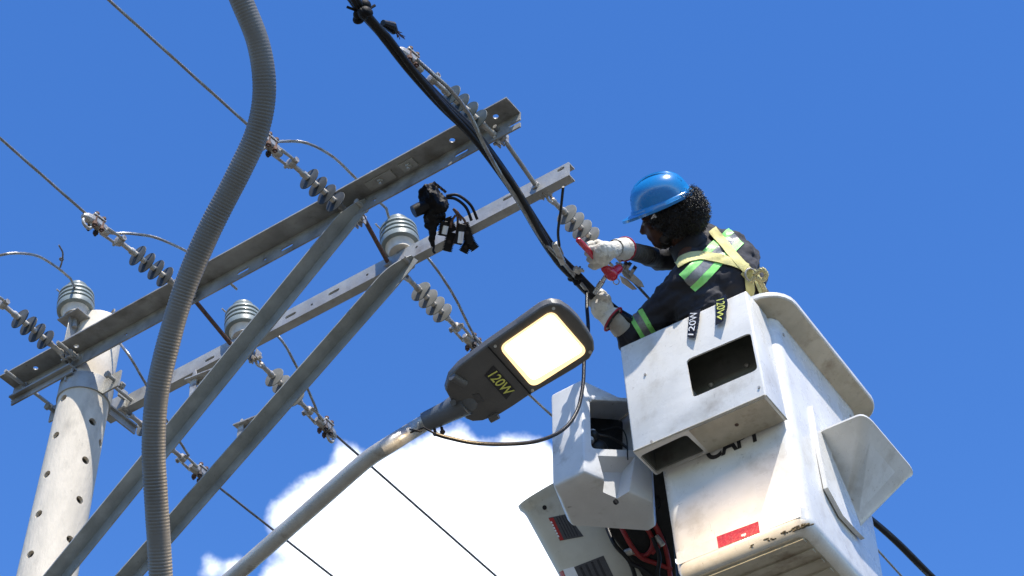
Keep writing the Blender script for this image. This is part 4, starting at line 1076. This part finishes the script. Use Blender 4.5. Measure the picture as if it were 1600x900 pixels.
# shirt
g = G()
def fr2(a, b, side): x = (V(b)-V(a)).normalized(); y = (side-x*side.dot(x)).normalized(); return x, y, x.cross(y)
across = (shA-shB).normalized(); sp_ = (neck-belly).normalized()
g.cap(neck-sp_*.02, chest, .078, .125); g.ell(chest+sp_*.01, (.15, .185, .125), fr2(belly, neck, across), 20, 14)
g.ell(PD(1146, 440, 8.04), (.15, .17, .12), fr2(belly, neck, across), 20, 14)
g.cap(chest, belly, .135, .135); g.cap(belly, pelv, .14, .15); g.ell(PD(1160, 405, 8.10), (.085, .12, .06), fr2(belly, neck, across))
g.ell(belly+across*.03, (.14, .175, .13), fr2(pelv, neck, across)); g.ell(pelv, (.13, .18, .14), fr2(pelv, neck, across))
g.cap(chest+(shB-chest)*.5, shB, .10, .082); g.cap(chest+(shA-chest)*.5, shA, .10, .080); g.ell(PD(1112, 384, 8.15), (.10, .10, .075), fr2(belly, neck, across)); g.ell(PD(1140, 388, 8.18), (.09, .10, .07), fr2(belly, neck, across)); g.cap(neck-sp_*.03, shA, .06, .066); g.cap(neck-sp_*.03, shB, .06, .07)
g.ell(PD(1098, 480, 7.95), (.15, .16, .12), fr2(pelv, neck, across)); g.ell(PD(1120, 512, 7.98), (.16, .18, .14), fr2(pelv, neck, across))
g.cap(shB, shB.lerp(elB, .5), .084, .070); g.cap(shB.lerp(elB, .5), elB, .070, .062); g.cap(elB, elB.lerp(wrB, .42), .058, .048); g.ell(PD(1062, 512, 8.10), (.13, .15, .10), fr2(pelv, neck, across))
g.cap(shA, elA, .072, .052); g.cap(elA, elA.lerp(wrA, .35), .050, .042)
shirt = g.build('shirt', M['shirt'], man)
def wr(p):
    q = p+feet; d = 0
    u = (q-belly).dot(across); v = (q-belly).dot(sp_)
    rid = lambda x_: 1-2*abs(x_)
    w1 = noise.noise(q*3.2)*.5
    n_ = rid(noise.noise(V((u*5+w1*2, v*17+u*6+w1*6, .3))))*.55+.5*noise.noise(V((u*16, v*30+u*14, 3)))
    k = max(0, min(1, 1-(v-.05)/.34)); d += (.006+.013*k)*(n_-.3)
    sb = (q-shB).dot((elB-shB).normalized()); ra = ((q-shB)-(elB-shB).normalized()*sb).length
    if -.02 < sb < .42 and ra < .13: d += .0065*rid(noise.noise(V((sb*30+3*noise.noise(q*6), ra*2+q.z*9, 5))))*(.5+.5*min(1, sb/.2))-.003
    d += .0045*noise.noise(q*22)+.002*noise.noise(q*60)
    return d
remesh(shirt, .0065, 8, wr)
# collar
g = G(); cx = neck+sp_*.022; x, y, z = frame(sp_+(Hc-neck).normalized()*.4)
R = []
for k, (t, r) in enumerate([(-.035, .088), (-.005, .080), (.022, .076), (.026, .073), (.0, .072), (-.03, .076)]):
    R.append([cx+x*t+y*(r*math.cos(2*math.pi*j/28))+z*(r*math.sin(2*math.pi*j/28)) for j in range(28)])
g.rings(R, False, False); col = g.build('collar', M['shirt'], shirt)
dg = bpy.context.evaluated_depsgraph_get(); dg.update(); bs = BVHTree.FromObject(shirt, dg)
def ribbon(name, c, wpx, m, par, lift=.004, th=.003, nu=40, nv=6, fallback=None, wp2=None):
    P = smooth_path([V((q[0], q[1], 0)) for q in c], 12); P = resample(P, sum((b-a).length for a, b in zip(P, P[1:]))/nu)
    T = []; last = None
    for i, p in enumerate(P):
        t = (P[min(i+1, len(P)-1)]-P[max(0, i-1)]).normalized(); s = V((-t.y, t.x, 0)); row = []
        w_ = wpx+(wp2-wpx)*i/len(P) if wp2 else wpx
        for j in range(nv+1):
            q = p+s*(w_*(j/nv-.5)); h, n = onb(bs, feet, q.x, q.y, lift)
            if h is not None: last = (h-CAM).dot(ray(q.x, q.y).normalized()*1); 
            row.append((h, n, q))
        T.append(row)
    out = []
    for row in T:
        ok = [r for r in row if r[0] is not None]
        if not ok: continue
        for k, r in enumerate(row):
            if r[0] is None:
                near = min(ok, key=lambda o: (o[2]-r[2]).length); D = (near[0]-CAM).dot(V((0, S2, S2)))
                row[k] = (PD(r[2].x, r[2].y, D+.006), near[1], r[2])
        # even out steps across the width
        out.append([r[0] for r in row]+[r[0]-r[1]*th for r in row[::-1]])
    for _ in range(2):
        o2 = [list(r) for r in out]
        for i in range(1, len(out)-1):
            for j in range(len(out[0])): o2[i][j] = out[i][j]*.5+(out[i-1][j]+out[i+1][j])*.25
        out = o2
    return G().rings(out).build(name, m, par, sharp=60)
# bands across the back and round the near sleeve
for name, off, wd_, m in (('bright_band', -13.0, 11, 'hiviz'), ('grey_band', 0, 14, 'silver'), ('bright_band', 13.0, 11, 'hiviz')):
    d = V((.66, .75))*off*.98
    ribbon(name, [(1074+d.x, 443+d.y), (1100+d.x, 417+d.y), (1125+d.x, 392+d.y), (1150+d.x*.9, 369+d.y*.9)], wd_, M[m], shirt, lift=.0045 if m == 'hiviz' else .0035)
for name, off, wd_, m in (('bright_band', -9, 7, 'hiviz'), ('grey_band', 0, 11, 'silver'), ('bright_band', 9, 8, 'hiviz')):
    d = V((.86, -.5))*off
    ribbon(name, [(993+d.x, 489+d.y), (1001+d.x, 503+d.y), (1010+d.x, 519+d.y), (1017+d.x, 530+d.y)], wd_, M[m], shirt, lift=.004, nu=14)
# harness
har = ribbon('harness_strap', [(1058, 414), (1072, 406), (1094, 401), (1120, 405), (1145, 411), (1166, 420)], 13, M['strap'], man, .010, .003)
ribbon('chest_strap', [(1112, 361), (1124, 376), (1140, 395), (1155, 412), (1170, 428)], 13, M['strap'], har, .012, .003, nu=26)
ribbon('back_strap', [(1166, 424), (1169, 440), (1170, 456), (1164, 474)], 13, M['strap'], har, .012, .003, nu=14)
ribbon('side_strap', [(1172, 424), (1180, 436), (1186, 450), (1192, 466)], 11, M['strap'], har, .012, .003, nu=14)
Rg = PD(1178, 433, 7.90); h0, n0 = onb(bs, feet, 1166, 430, .03)
if h0: Rg = h0
g = G(); g.ring(Rg, CV(.4, .2, .9), .026, .0042, 26, 8); g.build('d_ring', M['hardware'], har)
g = G(); g.box(Rg-CV(.006, .0, .014), (.055, .045, .010), (CV(.7, -.7, 0), CV(.7, .7, 0), CV(0, 0, 1))); g.build('back_pad', M['strap'], har, bevel=.003)
g = G(); Rq = [Rg+CV(.012, .0, .01), Rg+CV(.045, .022, .02), Rg+CV(.062, -.002, .02), Rg+CV(.045, -.022, .012), Rg+CV(.012, -.012, .012), Rg+CV(.0, -.03, .012)]
g.rope(smooth_path(Rq, 6), .011, .03, 3); g.rope(smooth_path([Rg+CV(.03, -.015, .01), Rg+CV(.05, -.05, .0), Rg+CV(.062, -.085, -.02), Rg+CV(.06, -.14, -.06)], 6), .012, .03, 3)
g.build('lanyard', M['rope'], har)
# sleeves under the gloves, trousers, boots
G().tube([elB.lerp(wrB, .5), elB.lerp(wrB, .85), wrB, wrB+(wrB-elB)*.15], [.046, .042, .038, .034], 18).build('under_sleeve', M['undersleeve'], shirt)
sl2 = G().tube(resample([elA.lerp(wrA, .15), wrA+(wrA-elA)*.12], .006), [.041-.006*k/40+.0022*math.sin(k*1.9) for k in range(60)], 18).build('forearm_sleeve', M['greysleeve'], shirt)
g = G()
for s in (-1, 1):
    sd2 = TR@V((s*.10, 0, 0)); fwd = TR@V((-.10, -.06, 0))
    hip = pelv+sd2*.8; ft = feet+sd2*1.1+V((0, 0, .09)); kn = hip.lerp(ft, .5)+fwd
    g.cap(hip, kn, .095, .068); g.cap(kn, ft, .068, .050)
g.ell(pelv+V((0, 0, -.02)), (.16, .15, .13)); tr = g.build('trousers', M['trousers'], man); remesh(tr, .012, 5)
for s in (-1, 1):
    sd2 = TR@V((s*.11, 0, 0)); f = feet+sd2; d = TR@V((-.8, -.5, 0)); g = G(); g.cap(f+V((0, 0, .16)), f+V((0, 0, .05)), .055, .05); g.cap(f+V((0, 0, .045)), f+d*.15+V((0, 0, .04)), .045, .04)
    b_ = g.build('boot', M['boot'], man); remesh(b_, .01, 3)
# helmet
g = G(); R = []; hx = HP(-.014, .052, 0)
Uh = (HU+HF*.0).normalized()
prof = [(.0, 1.0), (.02, .995), (.045, .965), (.07, .90), (.092, .79), (.110, .63), (.122, .43), (.128, .22), (.130, .04)]
n = 44
def hring(a, b, z, ridge=0, ff=0):
    P = []
    for j in range(n):
        t = 2*math.pi*j/n; rr = 1.0
        P.append(hx+HF*(a*math.cos(t)+ff)+HS*(b*math.sin(t))+Uh*(z+ridge*max(0, 1-abs(((t+math.pi/2) % math.pi)-math.pi/2)/.16)))
    return P
brim = []
for j in range(n):
    t = 2*math.pi*j/n; e = .018+.036*max(0, math.cos(t))**1.6; q = hx+HF*((.132+e)*math.cos(t))+HS*((.112+e*.8)*math.sin(t))+Uh*(-.003-.004*max(0, math.cos(t))**2+.006*max(0, -math.cos(t))); brim.append(q)
cen = hx
R = [[p+Uh*.0 for p in hring(.122, .102, -.002)], [p-Uh*.0065 for p in brim], [p+Uh*.0055 for p in brim], hring(.141, .121, .008), hring(.1385, .1185, .018), hring(.1325, .1125, .021)]
for z, f in prof[2:]: R.append(hring(.131*f+.0, .111*f, z*1.02, .005 if f > .1 else .004))
g.rings(R, False, True)
R2 = [hring(.124, .104, -.001)]+[hring(.126*f, .106*f, z*.97) for z, f in prof[1:]]
g.rings(R2, False, True); hel = g.build('helmet', M['helmet'], man, sharp=50, bevel=0)
g = G()
for off in (-.034, .034):
    P = []
    for k in range(17):
        t = math.radians(28+124*k/16); P.append(hx+HF*(.128*math.cos(t))+Uh*(.128*math.sin(t)+.004)+HS*off*(.9-.25*math.sin(t)))
    g.tube(P, .0055, 8)
g.build('shell_ridge', M['helmet'], hel)
g = G(); g.tube([HP(.03, .045, .088), HP(.035, .012, .080), HP(.03, -.03, .068)], .004, 6, flat=.4); g.build('chin_strap', M['gdark'], hel)
g = G(); g.prism([HP(.018, .040, .096), HP(.040, .022, .093), HP(.012, .018, .096)], HS*.003); g.build('strap_buckle', M['whiteprint'], hel)
# gloves: palm, four separate curled fingers, thumb, flared cuff
def glove(palm_c, ax, side, fing, thumb, cuff0, cuff1, r0, r1, nm='glove', seed=1):
    x = ax.normalized(); y = (side-x*side.dot(x)).normalized(); z = x.cross(y)
    g = G(); g.ell(palm_c, (.052, .050, .034), (x, y, z)); g.cap(palm_c-x*.03, cuff0, .034, .033)
    for P, r in fing:
        for k in range(len(P)-1): g.cap(P[k], P[k+1], r*(1-.06*k), r*(1-.06*(k+1)))
    P, r = thumb
    for k in range(len(P)-1): g.cap(P[k], P[k+1], r*(1.15-.1*k), r*(1.05-.1*k))
    o = g.build(nm, M['leather'], man)
    remesh(o, .0035, 2, lambda p: .0022*noise.noise(p*50)+.0016*noise.noise(p*120+V((seed, 0, 0))))
    d = (cuff1-cuff0).normalized(); pts_ = [cuff0-d*.012, cuff0, cuff0.lerp(cuff1, .5), cuff1]
    g = G(); T, Y, Z = frames(pts_); R = []
    for i, (p, r) in enumerate(zip(pts_, (r0*.98, r0, r0*.6+r1*.4, r1))): R.append([p+Y[i]*((r+.0016*math.sin(j*2.4+i))*math.cos(2*math.pi*j/26))+Z[i]*((r+.0016*math.sin(j*3.1+i*2))*math.sin(2*math.pi*j/26)) for j in range(26)])
    R += [[p+(q-p)*.07 for p, q in zip(R[-1], [pts_[-1]]*26)]]; R += [[q+(c-q)*.1 for q, c in zip(R[2], [pts_[2]]*26)]]
    g.rings(R, False, False); c_ = g.build('cuff', M['leather'], o)
    G().ring(cuff1, d, r1*1.0, .0046, 28, 7).build('cuff_trim', M['gtrim'], o)
    return o
# upper hand: closed round the handle of the red tool
hA0, hA1 = PD(909, 381, 7.72), PD(957, 432, 7.86)          # handle axis
hd = (hA1-hA0).normalized(); hq = hA0.lerp(hA1, .42)
pal = PD(944, 395, 7.77); toK = (PD(918, 402, 7.76)-PD(950, 391, 7.80)).normalized()
side = (hd-toK*hd.dot(toK)).normalized(); nrm = toK.cross(side).normalized()
if nrm.dot(BC) < 0: nrm = -nrm
fing = []
for k in range(4):                                        # knuckles on the left, fingers pass behind the handle and close on it
    kn_ = PD(921+k*3.0, 389+k*9.6, 7.76+.012*k); st_ = PD(940+k*2.4, 385+k*8.2, 7.76+.01*k)
    P = [st_, kn_, kn_+toK*.006-nrm*.024, kn_-toK*.012-nrm*.042, kn_-toK*.036-nrm*.040]
    fing.append((P, .0140-.0008*(k == 3)))
thumb = ([pal-side*.034+nrm*.002, PD(934, 379, 7.80), PD(924, 383, 7.79)], .0135)
glove(pal, toK, side, fing, thumb, PD(963, 388, 7.84), PD(976, 389, 7.92), .038, .048, seed=1)
# lower hand: gripping the black cable from below
pal2 = PD(941, 482, 7.93); up2 = (PD(927, 460, 7.95)-PD(946, 490, 7.93)).normalized(); side2 = CV(.75, .55, .3); side2 = (side2-up2*side2.dot(up2)).normalized(); nr2 = up2.cross(side2).normalized()
if nr2.dot(BC) < 0: nr2 = -nr2
fing = []
for k in range(4):
    b = pal2+side2*(-.031+.021*k)+up2*.028
    P = [b, b+up2*.030+nr2*.004, b+up2*.040-nr2*.022, b+up2*.026-nr2*.042, b+up2*.004-nr2*.044]
    fing.append((P, .0118-.0008*(k == 3)))
thumb = ([pal2+side2*.030-up2*.012, pal2+side2*.048+up2*.022+nr2*.012, pal2+side2*.030+up2*.042+nr2*.018], .0135)
glove(pal2, up2, side2, fing, thumb, PD(948, 492, 7.93), PD(958, 499, 7.92), .040, .056, seed=4)
g = G(); g.ell(PD(957, 498, 7.925), (.045, .045, .004), frame(PD(958, 499, 7.92)-PD(948, 492, 7.93))[1:]+(frame(PD(958, 499, 7.92)-PD(948, 492, 7.93))[0],)); g.build('glove_lining', M['gdark'], man)

# ------------------------------------------------------------------ the red hand tool and the clamp it works on
tool = thing('ratchet_tool', hA0, 'red handled tool gripped in the upper white glove, its steel shaft pointing down left', 'hand tool')
G().tube([hA0-hd*.034, hA0-hd*.028, hA0+hd*.03, hA0+hd*.10], [.005, .0115, .0122, .0122], 16).build('handle', M['redtool'], tool)
hb = PD(955, 428, 7.83)
g = G(); g.ell(hb, (.032, .027, .026), (CV(.6, -.8, 0).normalized(), CV(.8, .6, 0).normalized(), BC)); g.cap(hb+CV(-.01, .01, 0), hA0.lerp(hA1, .75), .024, .018); g.cap(hb, PD(966, 420, 7.86), .024, .02)
gp = g.build('gear_housing', M['redtool'], tool); remesh(gp, .004, 3)
g = G(); s0, s1 = PD(946, 432, 7.84), PD(929, 458, 7.88); dd = (s1-s0); g.tube([s0, s0+dd*.25, s0+dd*.27, s0+dd*.6, s0+dd*.62, s1], [.010, .010, .0125, .0125, .0105, .0105], 12); g.build('shaft', M['chrome'], tool)
G().ring(PD(963, 440, 7.95), BC, .012, .0022, 18, 6).build('wire_ring', M['hardware'], tool)
lmp = lump('tape_knot', PD(927, 461, 7.97), .028, '', seed=9); tag(lmp, 'black tape wrap on the cable just above the lower white glove', 'tape knot')
t = thing('pipe_wrench_clamp', PD(985, 430, 8.03), 'pale steel clamp with black capped bolts held between the two gloves and the beard', 'clamp')
def plate(P, D, th, m, nm):
    a = [PD(*q, D) for q in P]; return G().rings([a, [p-BC*th for p in a]]).build(nm, M[m], t, bevel=.002)
plate([(962, 410), (972, 411), (1003, 440), (1007, 449), (998, 448), (975, 432)], 8.00, .022, 'hardware', 'upper_jaw')
plate([(968, 430), (980, 436), (996, 452), (988, 453), (972, 442)], 8.02, .03, 'bisque', 'lower_jaw')
for q in [(974, 417), (980, 418), (988, 424)]:
    a = PD(q[0], q[1], 7.99); d = CV(.55, .8, .1).normalized()
    b_ = G().cyl(a-d*.02, a+d*.012, .0085, n=10).build('bolt', M['hardware'], t); G().cyl(a+d*.010, a+d*.026, .0085, n=10).build('bolt_cap', M['signblack'], b_)
G().tube([PD(966, 492, 7.96), PD(982, 500, 7.96), PD(998, 510, 7.98)], [.015, .017, .015], 12).build('grip', M['black'], t)
